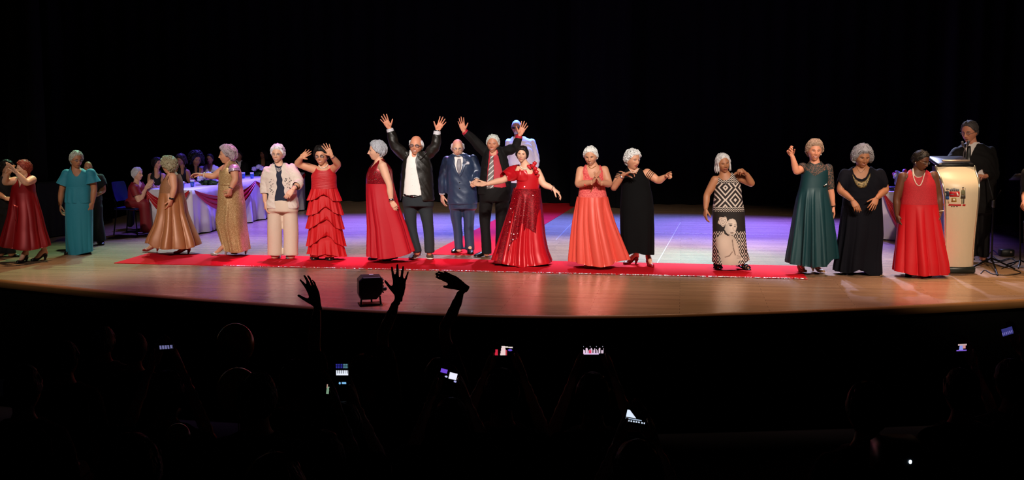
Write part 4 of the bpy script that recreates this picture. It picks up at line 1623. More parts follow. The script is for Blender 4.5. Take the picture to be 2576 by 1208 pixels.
def portrait(V, pc):
    """printed picture on the skirt: head with flower, bare shoulders, diamonds at the sides"""
    x, y = pc[:, 0], pc[:, 1]
    C = np.tile(np.array(lin('#17110f')[:3]), (len(V), 1))
    front = V[:, 1] < f.o[1]
    light, pale, dark, mid = [np.array(lin(q)[:3]) for q in ('#c9b5a4', '#d8c8ba', '#17110f', '#8a7264')]
    dd = np.abs(np.mod(x + 14, 56) - 28) * 1.0 + np.abs(np.mod(y - 30, 120) - 60) * .55
    C[(y > 770) & (np.mod(dd, 16) < 6)] = pale
    bodyp = [(232, 800), (255, 770), (300, 800), (330, 805), (352, 830), (372, 880), (385, 940), (380, 985), (372, 1042), (245, 1042), (225, 960), (205, 905), (190, 860), (196, 822)]
    tone = .62 + .38 * np.clip(np.exp(-((x - 262) / 70) ** 2 - ((y - 850) / 90) ** 2) + .75 * np.exp(-((x - 318) / 55) ** 2 - ((y - 980) / 80) ** 2), 0, 1)
    k_ = front & inpoly(pc, bodyp)
    C[k_] = light * tone[k_, None] * 1.1
    k_ = front & inpoly(pc, [(330, 835), (352, 845), (366, 890), (374, 950), (356, 962), (344, 915), (334, 880)])
    C[k_] = light * .95
    k_ = front & inpoly(pc, [(321, 835), (328, 835), (336, 900), (354, 962), (346, 962), (330, 905)])
    C[k_] = mid * .7
    k_ = front & inpoly(pc, [(356, 958), (378, 955), (400, 985), (398, 1005), (366, 995)])
    C[k_] = light * .9
    for yy in (968, 978, 988):
        C[front & (np.abs(y - yy - (x - 380) * .25) < 1.6) & (x > 362) & (x < 398)] = mid * .6
    k_ = front & inpoly(pc, [(262, 975), (300, 962), (325, 930), (328, 936), (305, 969), (266, 981)])
    C[k_] = mid * .8
    k_ = front & inpoly(pc, [(255, 750), (262, 790), (285, 805), (305, 808), (290, 795), (275, 770)])
    C[k_] = dark * 1.5
    fc = [(288, 690), (305, 672), (330, 668), (350, 680), (360, 705), (362, 735), (350, 775), (330, 800), (312, 802), (280, 785), (262, 755), (270, 720)]
    k_ = front & inpoly(pc, fc)
    C[k_] = pale * (.62 + .38 * np.clip(np.exp(-((x - 326) / 34) ** 2 - ((y - 720) / 62) ** 2), 0, 1))[k_, None] * 1.1
    for ex, ey, rx, ry, col in ((312, 724, 13, 4.5, dark), (345, 732, 9, 4, dark), (310, 711, 17, 3, dark), (347, 720, 10, 2.6, dark), (322, 781, 14, 3, dark * 2), (322, 785, 12, 4, mid), (338, 761, 5, 2.5, mid * .6), (331, 745, 2.5, 14, mid * 1.3)):
        C[front & (((x - ex) / rx) ** 2 + ((y - ey) / ry) ** 2 < 1)] = col
    rx_, ry_ = x - 250, y - 690
    ra, rt = np.hypot(rx_, ry_), np.arctan2(ry_, rx_)
    rose = front & (ra < 38 + 5 * np.sin(5 * rt))
    C[rose] = pale
    C[rose & (np.sin(ra * .42 + rt * 1.0 + 1.5 * np.sin(3 * rt)) > .72)] = mid
    return C


f.gown(mat('portrait_print', '#ffffff', .75, attr='col'), 'skirt', 605, None, .018, 340, 170, [(5, .010, False)], 800, [(170, 1022), (210, 1035), (320, 1040), (380, 1035), (470, 1008)], armhole=0, color=portrait, label='printed skirt with a monochrome portrait and a rose')

# --- dark teal gown
f = Fig('person in a dark teal gown with lace neckline, one hand raised', CG, (950, 1110))
f.torso((985, 238), (885, 255, 1092, 250), [(320, 888, 1084), (420, 870, 1076), (500, 850, 1086), (600, 835, 1100), (800, 812, 1120), (1000, 784, 1135), (1040, 780, 1137)], hip=560)
f.arm((890, 262), (838, 290, .14), (804, 166, .16), (772, 106, .18), 'R', (.3, -1, 0), 'curl', 1.05)
f.arm((1088, 262), (1112, 430), (1134, 578), (1146, 672), 'L', (-.9, .2, 0), 'relax', 1.0)
f.shoe(876, 1092, 10, 'pump', NUDE)
f.shoe(1000, 1092, 28, 'pump', NUDE)
f.head(983, 116, 177, -2, 4, 2, .03, smile=.9, haircol='#a08672', hair=dict(vol=.13, top=.9, side=.8, curl=.5, locks=150, front=-.03, seed=11), lips='#9a3438', squint=.8)
f.body(RUDDY)
f.gown(lace('teal_lace', '#0a2426', '#7a5240', 70, thr=.55), 'lace_yoke', None, 335, .007, 140, 60, cut=[[(935, 120), (940, 205), (960, 225), (990, 232), (1020, 222), (1040, 205), (1045, 120)]], armhole=.055, yback=230)
TEAL = mat('dark_teal_chiffon', '#0f383e', .48, metal=.2, spec=.5, var=.08)
f.gown(TEAL, 'bodice', None, 425, .012, 140, 90, cut=[[(860, 150), (865, 262), (900, 275), (940, 290), (985, 330), (1030, 300), (1075, 275), (1110, 255), (1110, 150)]], armhole=.075, yback=270)
f.gown(TEAL, 'skirt', 415, None, .014, 220, 90, [(10, .030, False), (19, .014, True), (4, .02, False)], 430, [(770, 1032), (860, 1045), (960, 1055), (1060, 1052), (1085, 1050), (1140, 1000)], armhole=0, seed=7)
f.decal([(1055, 402), (1068, 395), (1084, 390)], [(1058, 412), (1072, 404), (1086, 398)], SILVER, 'brooch', f.last, off=.02)
f.sleeve(1, .02, 1.0, .008, .006, lace('teal_lace', '#0a2426', '#7a5240'), 'sleeve', wr=.001)
f.sleeve(0, .02, .5, .010, .010, lace('teal_lace', '#0a2426', '#7a5240'), 'sleeve', wr=.001)
f.band(1, 1.94, .012, .004, BLACKL, 'wristwatch')
f.earring(PEARL, 1, .03, .03)

# --- navy gown
f = Fig('person in a long navy gown with a gold beaded neckline, hands held out in front', CH, (190, 1125))
f.torso((215, 392), (82, 420, 350, 418), [(500, 108, 332), (600, 95, 340), (700, 85, 345), (850, 72, 346), (1000, 55, 328), (1110, 40, 332)], hip=680)
f.arm((98, 430), (66, 545, .05), (150, 615, .26), (196, 694, .34), 'R', (.3, .5, -.6), 'relax', 1.12)
f.arm((338, 428), (378, 542, .05), (318, 600, .26), (278, 682, .34), 'L', (-.3, .5, -.6), 'wave', 1.12)
f.shoe(128, 1112, -6, 'low', BLACKL)
f.shoe(252, 1112, 6, 'low', BLACKL)
f.head(218, 305, 164, 2, 14, 3, .04, smile=.95, haircol='#8f8f96', hair=dict(vol=.15, top=.75, side=1.15, back=1.1, curl=.5, locks=150, llen=.6, front=-.06, cover=.18, seed=12), lips='#8a3030', fat=.6)
f.body(BROWN)
NAVY = mat('navy_jersey', '#060712', .85, spec=.18, bump=.1, bscale=40)
f.suit(NAVY, 'bodice', 610, .014, (.011, .015), .72, [[(138, 300), (145, 385), (158, 430), (180, 462), (215, 470), (245, 455), (262, 420), (272, 385), (278, 300)]], wr=.003)
bd = f.last
f.gown(NAVY, 'skirt', 590, None, .014, 200, 90, [(9, .026, False), (17, .012, True)], 640, [(35, 1112), (120, 1120), (200, 1085), (260, 1130), (335, 1136)], armhole=0, seed=9)
GB = sequin('gold_beading', '#2e2616', '#9a8250', 160, .45, .4, .3)
f.decal([(150, 432), (165, 462), (190, 482), (215, 486), (240, 476), (258, 452), (272, 426)], [(150, 448), (170, 500), (195, 526), (220, 530), (245, 520), (262, 480), (276, 440)], GB, 'beading', bd, off=.008, sub=4)
for q in (1, -1):
    f.earring(PEARL, q, .028)
f.beads([(180, 390), (208, 425), (240, 390)], .0025, SILVER, 'necklace', 30)

# --- red gown with pearls
f = Fig('person in a sleeveless red gown with a long pearl necklace, looking down beside the lectern', CH, (610, 1140))
f.torso((600, 424), (492, 436, 708, 430), [(500, 496, 714), (580, 492, 722), (640, 482, 726), (750, 476, 742), (900, 466, 762), (1050, 452, 786), (1125, 447, 792)], hip=690)
f.arm((498, 448), (454, 600), (456, 720, .03), (474, 792, .06), 'R', (.9, .2, 0), 'relax', 1.12)
f.arm((706, 442), (744, 580), (758, 700, .03), (744, 782, .08), 'L', (-.9, .2, 0), 'relax', 1.12)
f.shoe(530, 1130, -8, 'pump', BLACKL)
f.shoe(652, 1138, 8, 'pump', BLACKL)
f.head(622, 338, 138, 34, 18, 4, .04, smile=.2, haircol='#1b1512', hair=dict(vol=.045, back=1.5, curl=.25, locks=110, seed=13), glasses=dict(col='#b0a890', r=.006, metal=1), lips='#5a2420', brow='#20140e')
f.body(DEEP)
f.gown(lace('red_lace', '#ac0f20', '#bd1c2a', 100), 'bodice', None, 650, .012, 140, 100, cut=[[(545, 330), (552, 400), (572, 440), (595, 458), (625, 455), (650, 430), (660, 400), (662, 330)]], yback=420, armhole=.085)
f.gown(mat('red_chiffon', '#c8101e', .5, spec=.4), 'skirt', 640, None, .014, 240, 90, [(13, .026, True), (7, .022, False)], 650, [(440, 1108), (520, 1120), (540, 1128), (620, 1135), (800, 1132)], armhole=0, seed=12)
bd = f.last
f.last = None
f.last = bd
f.beads([(568, 398), (574, 432), (590, 455), (630, 452), (652, 425)], .0065, PEARL, 'necklace', 46, None, .012)
f.beads([(566, 400), (570, 450), (590, 500), (612, 514), (630, 490), (648, 430)], .0065, PEARL, 'necklace', 60, None, .020)
f.band(1, 1.93, .006, .004, PEARL, 'bracelet', 18)
f.earring(PEARL, -1, .03)

# --- red sequin gown, arms outstretched
f = Fig('person in a red satin gown with a sequined overskirt, arms outstretched', CE, (655, 1140))
f.torso((682, 432), (618, 462, 762, 468), [(520, 622, 782), (580, 626, 772), (610, 606, 770), (700, 586, 780), (850, 548, 790), (950, 522, 798), (1050, 495, 815), (1125, 472, 842)], hip=690)
f.arm((622, 470), (528, 540, .18), (408, 570, .26), (330, 576, .28), 'R', (0, -.6, .8), 'flat', 1.1)
f.arm((758, 482), (808, 572, .05), (878, 604, .08), (938, 650, .1), 'L', (-.4, .2, -1), 'relax', 1.1)
f.shoe(600, 1128, -6, 'low', BLACKL)
f.shoe(700, 1128, 6, 'low', BLACKL)
f.head(655, 357, 118, -8, 0, 5, .03, smile=.25, haircol='#17100e', hair=dict(vol=.085, curl=.2, locks=120, cover=.12, nape=-.06, front=-.02, seed=14), lips='#a02838', brow='#30201a')
f.body(FAIR)
SEQ = sequin('red_sequins', '#7c0612', '#c01828', 130, .3, .35, .55)
f.gown(REDSATIN, 'bodice', None, 615, .013, 140, 90, cut=[[(630, 380), (634, 445), (648, 478), (668, 500), (728, 500), (735, 470), (735, 430), (725, 380)]], yback=450, armhole=.075)
bd = f.last
f.gown(REDSATIN, 'skirt', 605, None, .010, 240, 100, [(8, .05, True), (15, .022, True)], 640, [(462, 1118), (560, 1140), (660, 1156), (780, 1140), (852, 1132)], armhole=0, seed=15)
f.gown(SEQ, 'overskirt', 600, 1122, .030, 220, 120, [(9, .030, False)], 640, armhole=0, seed=15, cut=[[(530, 1200), (548, 1080), (575, 995), (625, 948), (668, 900), (690, 878), (735, 905), (772, 940), (785, 1000), (800, 1200)]])
ov = f.last
f.suit(REDSATIN, 'bolero', 545, .026, (.040, .055), .95, [[(600, 480), (690, 470), (700, 540), (650, 600), (600, 620), (830, 620), (830, 400), (735, 400), (720, 470), (640, 400)]], arms=[0], wr=.008, neckr=.09)
spk = mat('sparkle', '#fff2ee', .08, metal=1.0)
r_ = np.random.default_rng(3)
V, F = [], []
for k in range(110):
    if k < 70:
        a_, b_ = r_.uniform(0, 1), r_.normal(0, 1)
        qx, qy = 690 - 150 * a_ + b_ * 28, 690 + 330 * a_ + r_.normal(0, 30)
    elif k < 95:
        qx, qy = r_.uniform(560, 780), r_.uniform(640, 900)
    else:
        qx, qy = r_.uniform(655, 690), r_.uniform(585, 632)
    p = f.hit(qx, qy, ov if k < 95 else bd, .004)
    s_ = r_.uniform(.003, .0065)
    a1, a2 = unit(np.array([1, 0, r_.normal(0, .3)])) * s_, unit(np.array([0, r_.normal(0, .6), 1])) * s_
    V += [p + a1, p + a2, p - a1, p - a2]
    F.append([4 * k, 4 * k + 1, 4 * k + 2, 4 * k + 3])
mk('sequins', (np.array(V), np.array(F)), spk, f.root, smooth=False, kind='stuff')
# fabric roses on one shoulder
for q in ((735, 440), (748, 462), (758, 486), (745, 425), (765, 510)):
    c_ = f.hit(q[0], q[1], bd, .015)
    e = ell(c_, (.030, .022, .028), 24, 16)
    d_ = e[0] - c_
    e = (c_ + d_ * (1 + .10 * np.sin(5 * np.arctan2(d_[:, 2], d_[:, 0]) + 220 * np.linalg.norm(d_[:, [0, 2]], axis=1)))[:, None], e[1])
    mk('fabric_rose', e, REDSATIN, f.root)
f.beads([(640, 440), (660, 462), (690, 462), (712, 440)], .005, PEARL, 'necklace', 30)
f.band(1, 1.92, .006, .004, SILVER, 'bracelet', 14)
f.earring(PEARL, -1, .03)

# --- red gown seen from the side
f = Fig('person in a plain red gown with sequined bust, seen in profile', CD, (265, 1150))
f.torso((205, 425), None, [(400, 188, 236, .06), (425, 178, 252, .11), (445, 160, 275, .16), (480, 138, 300, .18), (530, 124, 306, .185), (580, 124, 310, .18), (650, 126, 325, .19), (760, 132, 352, .21), (900, 140, 400, .22), (1050, 140, 438, .24), (1118, 140, 455, .25)], hip=740)
f.arm((238, 452, .17), (286, 590, .20), (300, 708, .20), (352, 788, .18), 'L', (-.2, .8, .3), 'relax', 1.12)
f.arm((215, 452, -.17), (235, 590, -.20), (240, 700, -.18), (245, 780, -.16), 'R', (.3, -.8, .2), 'relax', 1.05)
f.shoe(200, 1132, -62, 'low', BLACKL)
f.shoe(300, 1138, -50, 'low', BLACKL)
f.head(196, 338, 146, -84, 2, 0, .02, smile=.2, nose=1.15, haircol='#a9aab2', hair=dict(vol=.10, curl=.6, locks=140, nape=-.02, seed=16), lips='#a04848')
f.body(FAIR)
f.gown(sequin('crimson_sequins', '#7a0a16', '#b01c2a', 120, .3, .3, .5), 'bodice', 402, 585, .012, 140, 90, cut=[[(120, 380), (150, 470), (205, 415), (232, 395), (180, 380)], [(215, 402), (205, 470), (240, 520), (268, 470), (262, 420)]], armhole=.075)
bd = f.last
f.gown(mat('crimson_chiffon', '#b30b1e', .6, spec=.35), 'skirt', 578, None, .014, 220, 90, [(9, .022, False), (17, .010, True)], 600, [(130, 1118), (250, 1125), (360, 1112), (460, 1082)], armhole=0, seed=17)
r_ = np.random.default_rng(5)
sq = []
for k in range(16):
    p = f.hit(r_.uniform(135, 200), r_.uniform(495, 560), bd, .004)
    sq.append(ell(p, (.005, .003, .005), 6, 4))
mk('sequins', join(*sq), spk, f.root, smooth=False, kind='stuff')
f.band(0, 1.93, .028, .004, SILVER, 'wristwatch')
f.earring(SILVER, -1, .028, .04)

# --- tiered red dress
f = Fig('person in a tiered ruffled red dress with shoulder straps, both hands raised', CC, (625, 1112))
f.torso((622, 290), (538, 300, 706, 296), [(350, 512, 728), (430, 520, 725), (470, 516, 730), (590, 500, 748), (720, 498, 762), (850, 496, 775), (1000, 496, 785), (1090, 502, 790)], hip=560)
f.arm((542, 308), (388, 256, .04), (418, 200, .16), (490, 148, .2), 'R', (-.3, -1, 0), 'wave', 1.12)
f.arm((704, 304), (748, 262, .14), (688, 182, .30), (628, 74, .32), 'L', (.1, -1, 0), 'open', 1.1)
BW = mat('black_white_shoe', '#2a2828', .4)
f.shoe(548, 1108, -6, 'sandal', BW)
f.shoe(675, 1112, 6, 'sandal', BW)
f.head(598, 176, 180, -6, 6, -3, .04, smile=.9, haircol='#120d0c', hair=dict(vol=.09, curl=.3, locks=110, cover=.10, front=-.02, seed=18), glasses=dict(col='#141010', r=.009), lips='#9a3038', brow='#20140e', fat=.5)
f.body(TAN)
f.gown(mat('ruched_red', '#b4121c', .55, bump=.8, bscale=24, stretch=(.4, .4, 3)), 'bodice', None, 475, .013, 150, 100, cut=[[(470, 150), (490, 300), (508, 330), (540, 320), (538, 250), (552, 250), (556, 305), (590, 318), (640, 318), (672, 300), (682, 245), (694, 245), (690, 296), (715, 325), (740, 320), (760, 150)]], yback=330, armhole=.05)
bd = f.last
RUF = mat('red_georgette', '#c0141a', .62, spec=.3)
tiers = [(455, 592, 480, 760, [(470, 590), (540, 575), (620, 520), (700, 590), (765, 598)]), (540, 720, 488, 770, [(480, 722), (560, 700), (640, 625), (700, 690), (775, 725)]), (660, 850, 488, 786, [(480, 845), (560, 800), (650, 720), (720, 830), (790, 855)]),
         (790, 1000, 486, 796, [(480, 1002), (560, 950), (650, 860), (720, 960), (800, 1008)]), (930, 1092, 494, 796, [(490, 1070), (560, 1080), (640, 1062), (720, 1080), (800, 1100)])]
for ti, (ya, yb, xl, xr, hm) in enumerate(tiers[::-1]):
    z0_, z1_ = f.Z(ya), f.Z(yb)
    # each tier flares out from the slip below
    def fl(th, z, a=z0_, b=z1_, q=ti):
        t_ = np.clip((a - z) / (a - b), 0, 1)
        return .006 + .036 * t_ + .016 * t_ * np.sin(13 * th + q * 1.7 + .6 * np.sin(3 * th)) + .006 * t_ * np.sin(29 * th + q)
    hp = np.array([f.P(q[0], q[1], .16) for q in hm])
    VF = f.loft(z0_, z1_, 0, 200, 30, 2.1, fl, (hp[:, 0], hp[:, 2]), caps=False)
    mk('ruffle_tier', VF, RUF, f.root)
f.gown(RUF, 'slip', 465, 1080, .004, 80, 40, armhole=0)
f.beads([(575, 270), (600, 296), (640, 285), (655, 262)], .0055, PEARL, 'necklace', 34)
for q in (1, -1):
    f.earring(PEARL, q, .032, .02)
f.band(1, 1.9, .012, .003, SILVER, 'wristwatch')

# --- cream cardigan
f = Fig('person in a cream crochet cardigan, navy top and wide cream trousers', CC, (258, 1105))
f.torso((220, 264), (112, 302, 338, 286), [(340, 112, 345), (450, 124, 352), (560, 124, 365), (640, 122, 382), (680, 125, 385)], hip=670)
f.arm((118, 315), (92, 440), (96, 600, .05), (100, 704, .08), 'R', (.8, .4, 0), 'relax', 1.1)
f.arm((332, 298), (402, 425, .06), (345, 486, .24), (283, 560, .28), 'L', (-.4, .6, -.6), 'relax', 1.1)
GREYS = mat('grey_shoe', '#8a8078', .7)
f.shoe(216, 1095, -4, 'low', GREYS)
f.shoe(312, 1096, 4, 'low', GREYS)
f.tlegs = [[(184, 660, .100), (182, 760, .101), (181, 900, .103), (181, 1076, .106)], [(320, 660, .100), (324, 760, .101), (327, 900, .103), (329, 1076, .106)]]
f.head(208, 161, 168, -4, 4, 3, .03, smile=.8, haircol='#e2dee4', hair=dict(vol=.085, curl=.8, locks=150, llen=.4, seed=20), glasses=dict(col='#b8b0a4', r=.005, metal=1), lips='#9a5048', fat=.4)
f.body(FAIR)
CREAM = mat('cream_trousers', '#cfb8a4', .75, bump=.12, bscale=60)
f.trousers(CREAM, 575, 680, wr=.006)
f.gown(mat('navy_top', '#121a30', .85), 'top', None, 588, .014, 100, 80, cut=[[(172, 150), (180, 250), (195, 272), (222, 282), (245, 272), (258, 245), (262, 150)]], yback=270, armhole=.05)
nt_ = f.last
f.decal([(182, 282), (218, 296), (255, 275)], [(188, 308), (220, 330), (248, 300)], lace('navy_lace', '#2a3248', '#a89a94', 90), 'lace_yoke', nt_, off=.004)
KNIT = mat('cream_knit', '#d8c8bc', .9, bump=.5, bscale=110)
f.suit(KNIT, 'cardigan', 655, .026, (.026, .024), 1.55, [[(180, 240), (186, 300), (200, 330), (192, 360), (205, 395), (194, 430), (206, 470), (190, 510), (180, 560), (178, 600), (200, 680), (305, 680), (300, 600), (282, 560), (262, 500), (270, 470), (246, 430), (254, 400), (236, 360), (244, 330), (240, 300), (262, 235), (250, 200), (190, 200)]], wr=.007, wscale=30)
cg = f.last
hl = mat('knit_opening', '#3a3434', .95)
r_ = np.random.default_rng(8)
holes = []
for k in range(46):
    lx = r_.uniform(0, 1)
    if k % 2:
        q = (150 + r_.uniform(-16, 22), 395 + r_.uniform(0, 135))
    else:
        q = (270 + r_.uniform(-6, 60), 375 + r_.uniform(0, 95))
    holes.append(ell(f.hit(q[0], q[1], cg, .000), (r_.uniform(.004, .009), .002, r_.uniform(.004, .009)), 8, 5))
mk('crochet_openings', join(*holes), hl, f.root, kind='stuff')
f.band(1, 1.75, .012, .003, BLACKL, 'wristwatch')

# --- gold sequin gown, walking
f = Fig('person in a gold sequined gown walking to the side, one arm stretched forward', CK, (330, 1178))
f.torso((312, 240), None, [(215, 292, 340, .06), (240, 275, 365, .12), (275, 240, 395, .17), (350, 218, 422, .185), (430, 214, 426, .18), (460, 212, 426, .175), (550, 208, 440, .19), (650, 205, 455, .2), (750, 196, 460, .21), (830, 180, 463, .22), (920, 196, 470, .22), (1000, 218, 480, .22), (1140, 262, 496, .24)], hip=600)
f.arm((356, 305, .20), (372, 405, .24), (322, 505, .28), (298, 604, .28), 'L', (-.7, .5, 0), 'hold', 1.12)
f.arm((262, 300, -.05), (150, 375, -.02), (45, 362, 0), (-55, 345, .02), 'R', (-.1, -.3, -1), 'relax', 1.1)
SILSH = mat('silver_shoe', '#b8b0a8', .3, metal=.6)
f.shoe(222, 1176, -78, 'pump', SILSH)
f.shoe(425, 1166, -80, 'pump', SILSH)
f.head(285, 148, 194, -78, 2, 2, .05, smile=.2, haircol='#a89a9c', hair=dict(vol=.16, top=.95, side=.7, back=1.0, curl=.7, locks=150, thick=.034, front=-.01, seed=22), lips='#9a4040', fat=.4)
f.body(TAN)
GOLDS = sequin('gold_sequins', '#b08450', '#f0d4a0', 260, .36, .3, .45)
f.gown(GOLDS, 'bodice', 222, 465, .012, 140, 90, cut=[[(180, 200), (225, 330), (262, 300), (300, 240), (300, 200)], [(305, 250), (300, 300), (330, 360), (372, 340), (385, 270), (350, 270)]], armhole=.07)
bd = f.last
f.gown(GOLDS, 'skirt', 455, None, .013, 200, 100, [(8, .016, False), (15, .008, True)], 600, [(255, 1130), (300, 1142), (400, 1150), (500, 1135)], cut=[[(160, 800), (188, 870), (215, 960), (262, 1150), (150, 1150), (140, 850)]], armhole=0, seed=23)
f.decal([(212, 440), (300, 452), (420, 442)], [(212, 462), (300, 472), (420, 462)], GOLDS, 'belt', bd, off=.012)
f.sleeve(0, .0, .28, .016, .020, sequin('silver_sequins', '#b89ab0', '#f4e8f4', 150, .3, .6, .3), 'sleeve', wr=.002)
f.band(0, 1.95, .012, .004, SILVER, 'bracelet')
f.band(1, 1.9, .006, .004, PEARL, 'bracelet', 16)
f.band(1, 1.96, .006, .004, PEARL, 'bracelet', 16)

# --- bronze satin gown, walking
f = Fig('person in a bronze satin gown and red sandals walking to the side', CL, (320, 1158))
f.torso((322, 240), None, [(222, 298, 352, .06), (245, 285, 380, .12), (280, 262, 408, .17), (330, 232, 425, .185), (390, 208, 436, .19), (470, 202, 440, .185), (560, 188, 464, .2), (700, 185, 480, .22), (850, 150, 532, .27), (1000, 95, 588, .32), (1090, 78, 610, .34)], hip=620)
f.arm((335, 292, .19), (348, 420, .24), (318, 548, .26), (288, 655, .24), 'L', (-.7, .4, 0), 'relax', 1.1)
f.arm((300, 290, -.18), (280, 420, -.22), (262, 540, -.2), (250, 620, -.18), 'R', (.3, -.7, 0), 'relax', 1.05)
f.shoe(105, 1130, -80, 'pump', mat('red_sandal', '#8c1a10', .35))
f.shoe(455, 1158, -84, 'pump', mat('red_sandal', '#8c1a10', .35))
f.head(285, 152, 204, -118, 6, 4, .05, smile=.2, haircol='#8f8468', hair=dict(vol=.15, top=.9, back=1.2, curl=.9, locks=170, thick=.036, llen=.4, seed=24), lips='#9a4040')
f.body(TAN)
BRONZE = mat('bronze_satin', '#a3663e', .42, metal=.1, spec=.5)
f.gown(mat('bronze_matte', '#8a5a38', .6, bump=.4, bscale=80), 'bodice', 262, 475, .012, 140, 90, cut=[[(190, 200), (215, 345), (268, 290), (330, 240), (300, 200)], [(300, 250), (268, 330), (300, 395), (345, 420), (385, 330), (365, 270)]], armhole=.07)
f.gown(BRONZE, 'skirt', 465, None, .014, 240, 100, [(10, .034, True), (6, .030, False)], 470, [(70, 1045), (130, 1095), (300, 1100), (500, 1105), (540, 1095), (615, 1072)], armhole=0, seed=26)
f.band(0, 1.93, .024, .004, BLACKL, 'bracelet')

# --- turquoise dress
f = Fig('person in a long turquoise dress with flutter sleeves, looking aside', CA, (672, 1005))
f.torso((638, 292), (562, 318, 765, 312), [(400, 566, 764), (440, 570, 760), (500, 562, 768), (560, 560, 770), (600, 558, 776), (750, 564, 776), (900, 570, 776), (1003, 578, 778)], hip=590)
f.arm((566, 328), (520, 470), (508, 588), (512, 668), 'R', (.8, .3, 0), 'relax', 1.08)
f.arm((764, 322), (796, 452), (782, 572, .04), (758, 655, .06), 'L', (-.8, .4, 0), 'relax', 1.08)
f.shoe(596, 1000, -10, 'low', BLACKL)
f.shoe(752, 994, 10, 'low', BLACKL)
f.head(645, 203, 148, 42, 6, 3, .03, smile=.0, haircol='#a7a79a', hair=dict(vol=.07, curl=.4, locks=120, seed=27), glasses=dict(col='#2a2620', r=.007), lips='#7a3c34')
f.body(BROWN)
TURQ = mat('turquoise_crepe', '#14788c', .7, sheen=.1, bump=.15, bscale=50)
f.gown(TURQ, 'bodice', None, 445, .012, 120, 80, cut=[[(598, 200), (600, 290), (612, 320), (630, 346), (650, 352), (672, 330), (690, 295), (696, 200)]], yback=300, armhole=.05)
f.gown(TURQ, 'peplum', 432, 568, .016, 120, 40, [(11, .008, False)], 440, armhole=0, seed=28)
f.gown(TURQ, 'skirt', 550, None, .010, 140, 80, [(5, .012, False), (11, .006, True)], 600, [(575, 1010), (640, 1014), (700, 1000), (780, 985)], armhole=0, seed=29)
f.sleeve(0, .0, .62, .016, .034, TURQ, 'sleeve', wr=.0, n=40, bell=1.25)
f.sleeve(1, .0, .62, .016, .034, TURQ, 'sleeve', wr=.0, n=40, bell=1.25)

# --- person in black behind the turquoise dress
f = Fig('person in black clothes, half hidden behind the turquoise dress', CA, (800, 925))
f.torso((752, 300), (688, 345, 850, 345), [(420, 690, 848), (500, 695, 846), (560, 700, 850), (620, 705, 850)], hip=600)
f.arm((692, 358), (670, 450), (700, 520, .1), (740, 540, .14), 'R', (.5, .3, 0), 'relax', 1.05)
f.arm((846, 358), (872, 462), (838, 495, .16), (790, 505, .2), 'L', (-.5, .3, -.4), 'relax', 1.05)
f.shoe(770, 915, -10, 'oxford', BLACKL)
f.shoe(852, 922, 24, 'oxford', BLACKL)
f.tlegs = [[(735, 600, .1), (745, 700, .09), (768, 900, .08)], [(812, 600, .1), (820, 720, .088), (846, 900, .084)]]
f.head(745, 274, 100, 20, 4, 0, 0, smile=.0, haircol='#4a4440', hair=dict(vol=.02, bald=True, locks=0), lips='#5a3028')
f.body(BROWN)
f.trousers(mat('black_cloth', '#0c0b0c'), 530, 610)
f.suit(mat('black_shirt', '#0b0a0c', .85), 'shirt', 560, .018, (.022, .026), .75, [], wr=.004)

# --- dark red dress, dancing with hands raised
f = Fig('person in a loose dark red dress, dancing with hands raised at the far left', CM, (300, 1120))
f.torso((255, 255), (150, 290, 335, 275), [(350, 138, 342), (420, 125, 346), (500, 118, 362), (650, 105, 396), (800, 72, 422), (950, 38, 460), (985, 30, 466)], hip=560)
f.arm((158, 300, .04), (52, 318, .10), (70, 225, .22), (118, 150, .28), 'R', (.6, -.5, 0), 'flat', 1.05)
f.arm((328, 290, .08), (262, 322, .26), (170, 222, .34), (118, 160, .36), 'L', (-.6, -.5, .2), 'flat', 1.08)
f.shoe(236, 1128, -12, 'pump', BLACKL)
f.shoe(408, 1110, -40, 'pump', BLACKL)
f.head(238, 172, 168, -58, 4, 2, .03, smile=.1, haircol='#7a2a1e', hair=dict(vol=.085, curl=.5, locks=120, seed=30), lips='#8a3a34')
f.body(FAIR)
WINE = mat('wine_satin', '#8e0c14', .38, metal=.3, spec=.6)
f.gown(WINE, 'dress', None, None, .016, 200, 120, [(7, .030, False), (13, .016, True)], 420, [(25, 975), (100, 985), (220, 1000), (320, 1005), (400, 990), (470, 975)], cut=[[(170, 150), (180, 290), (195, 385), (215, 330), (280, 250), (300, 150)]], yback=300, armhole=.075, seed=31)
f.decal([(130, 540), (140, 620), (150, 700)], [(180, 560), (178, 640), (170, 730)], WINE, 'scarf', f.last, off=.03)

# --- partner in black at the left edge
f = Fig('person in black clothes at the left edge, arms around the dancer in dark red', CM, (40, 1075))
f.torso((60, 255), (-50, 295, 118, 300), [(380, -52, 112), (480, -45, 102), (560, -50, 108), (640, -52, 108)], hip=620)
f.arm((-45, 310), (-30, 430, .1), (55, 478, .26), (112, 490, .3), 'R', (.3, .3, -.6), 'flat', 1.05)
f.arm((112, 312), (230, 420, -.05), (330, 440, .0), (362, 460, .06), 'L', (-.5, -.4, 0), 'relax', 1.0)
f.shoe(16, 1070, -20, 'low', BLACKL)
f.shoe(130, 1068, 55, 'low', BLACKL)
f.tlegs = [[(0, 620, .1), (0, 760, .09), (10, 1040, .075)], [(72, 620, .1), (90, 780, .09), (112, 1040, .075)]]
f.head(68, 168, 168, 52, 4, 0, 0, smile=.2, haircol='#1c1614', hair=dict(vol=.08, curl=.3, locks=100, cover=.1, seed=33), lips='#7a3c38')
f.body(TAN)
f.trousers(mat('black_cloth', '#0c0b0c'), 540, 640)
f.suit(mat('black_shirt', '#0b0a0c'), 'shirt', 580, .018, (.018, .02), .6, [[(30, 200), (40, 280), (65, 330), (90, 280), (95, 200)]], wr=.004)

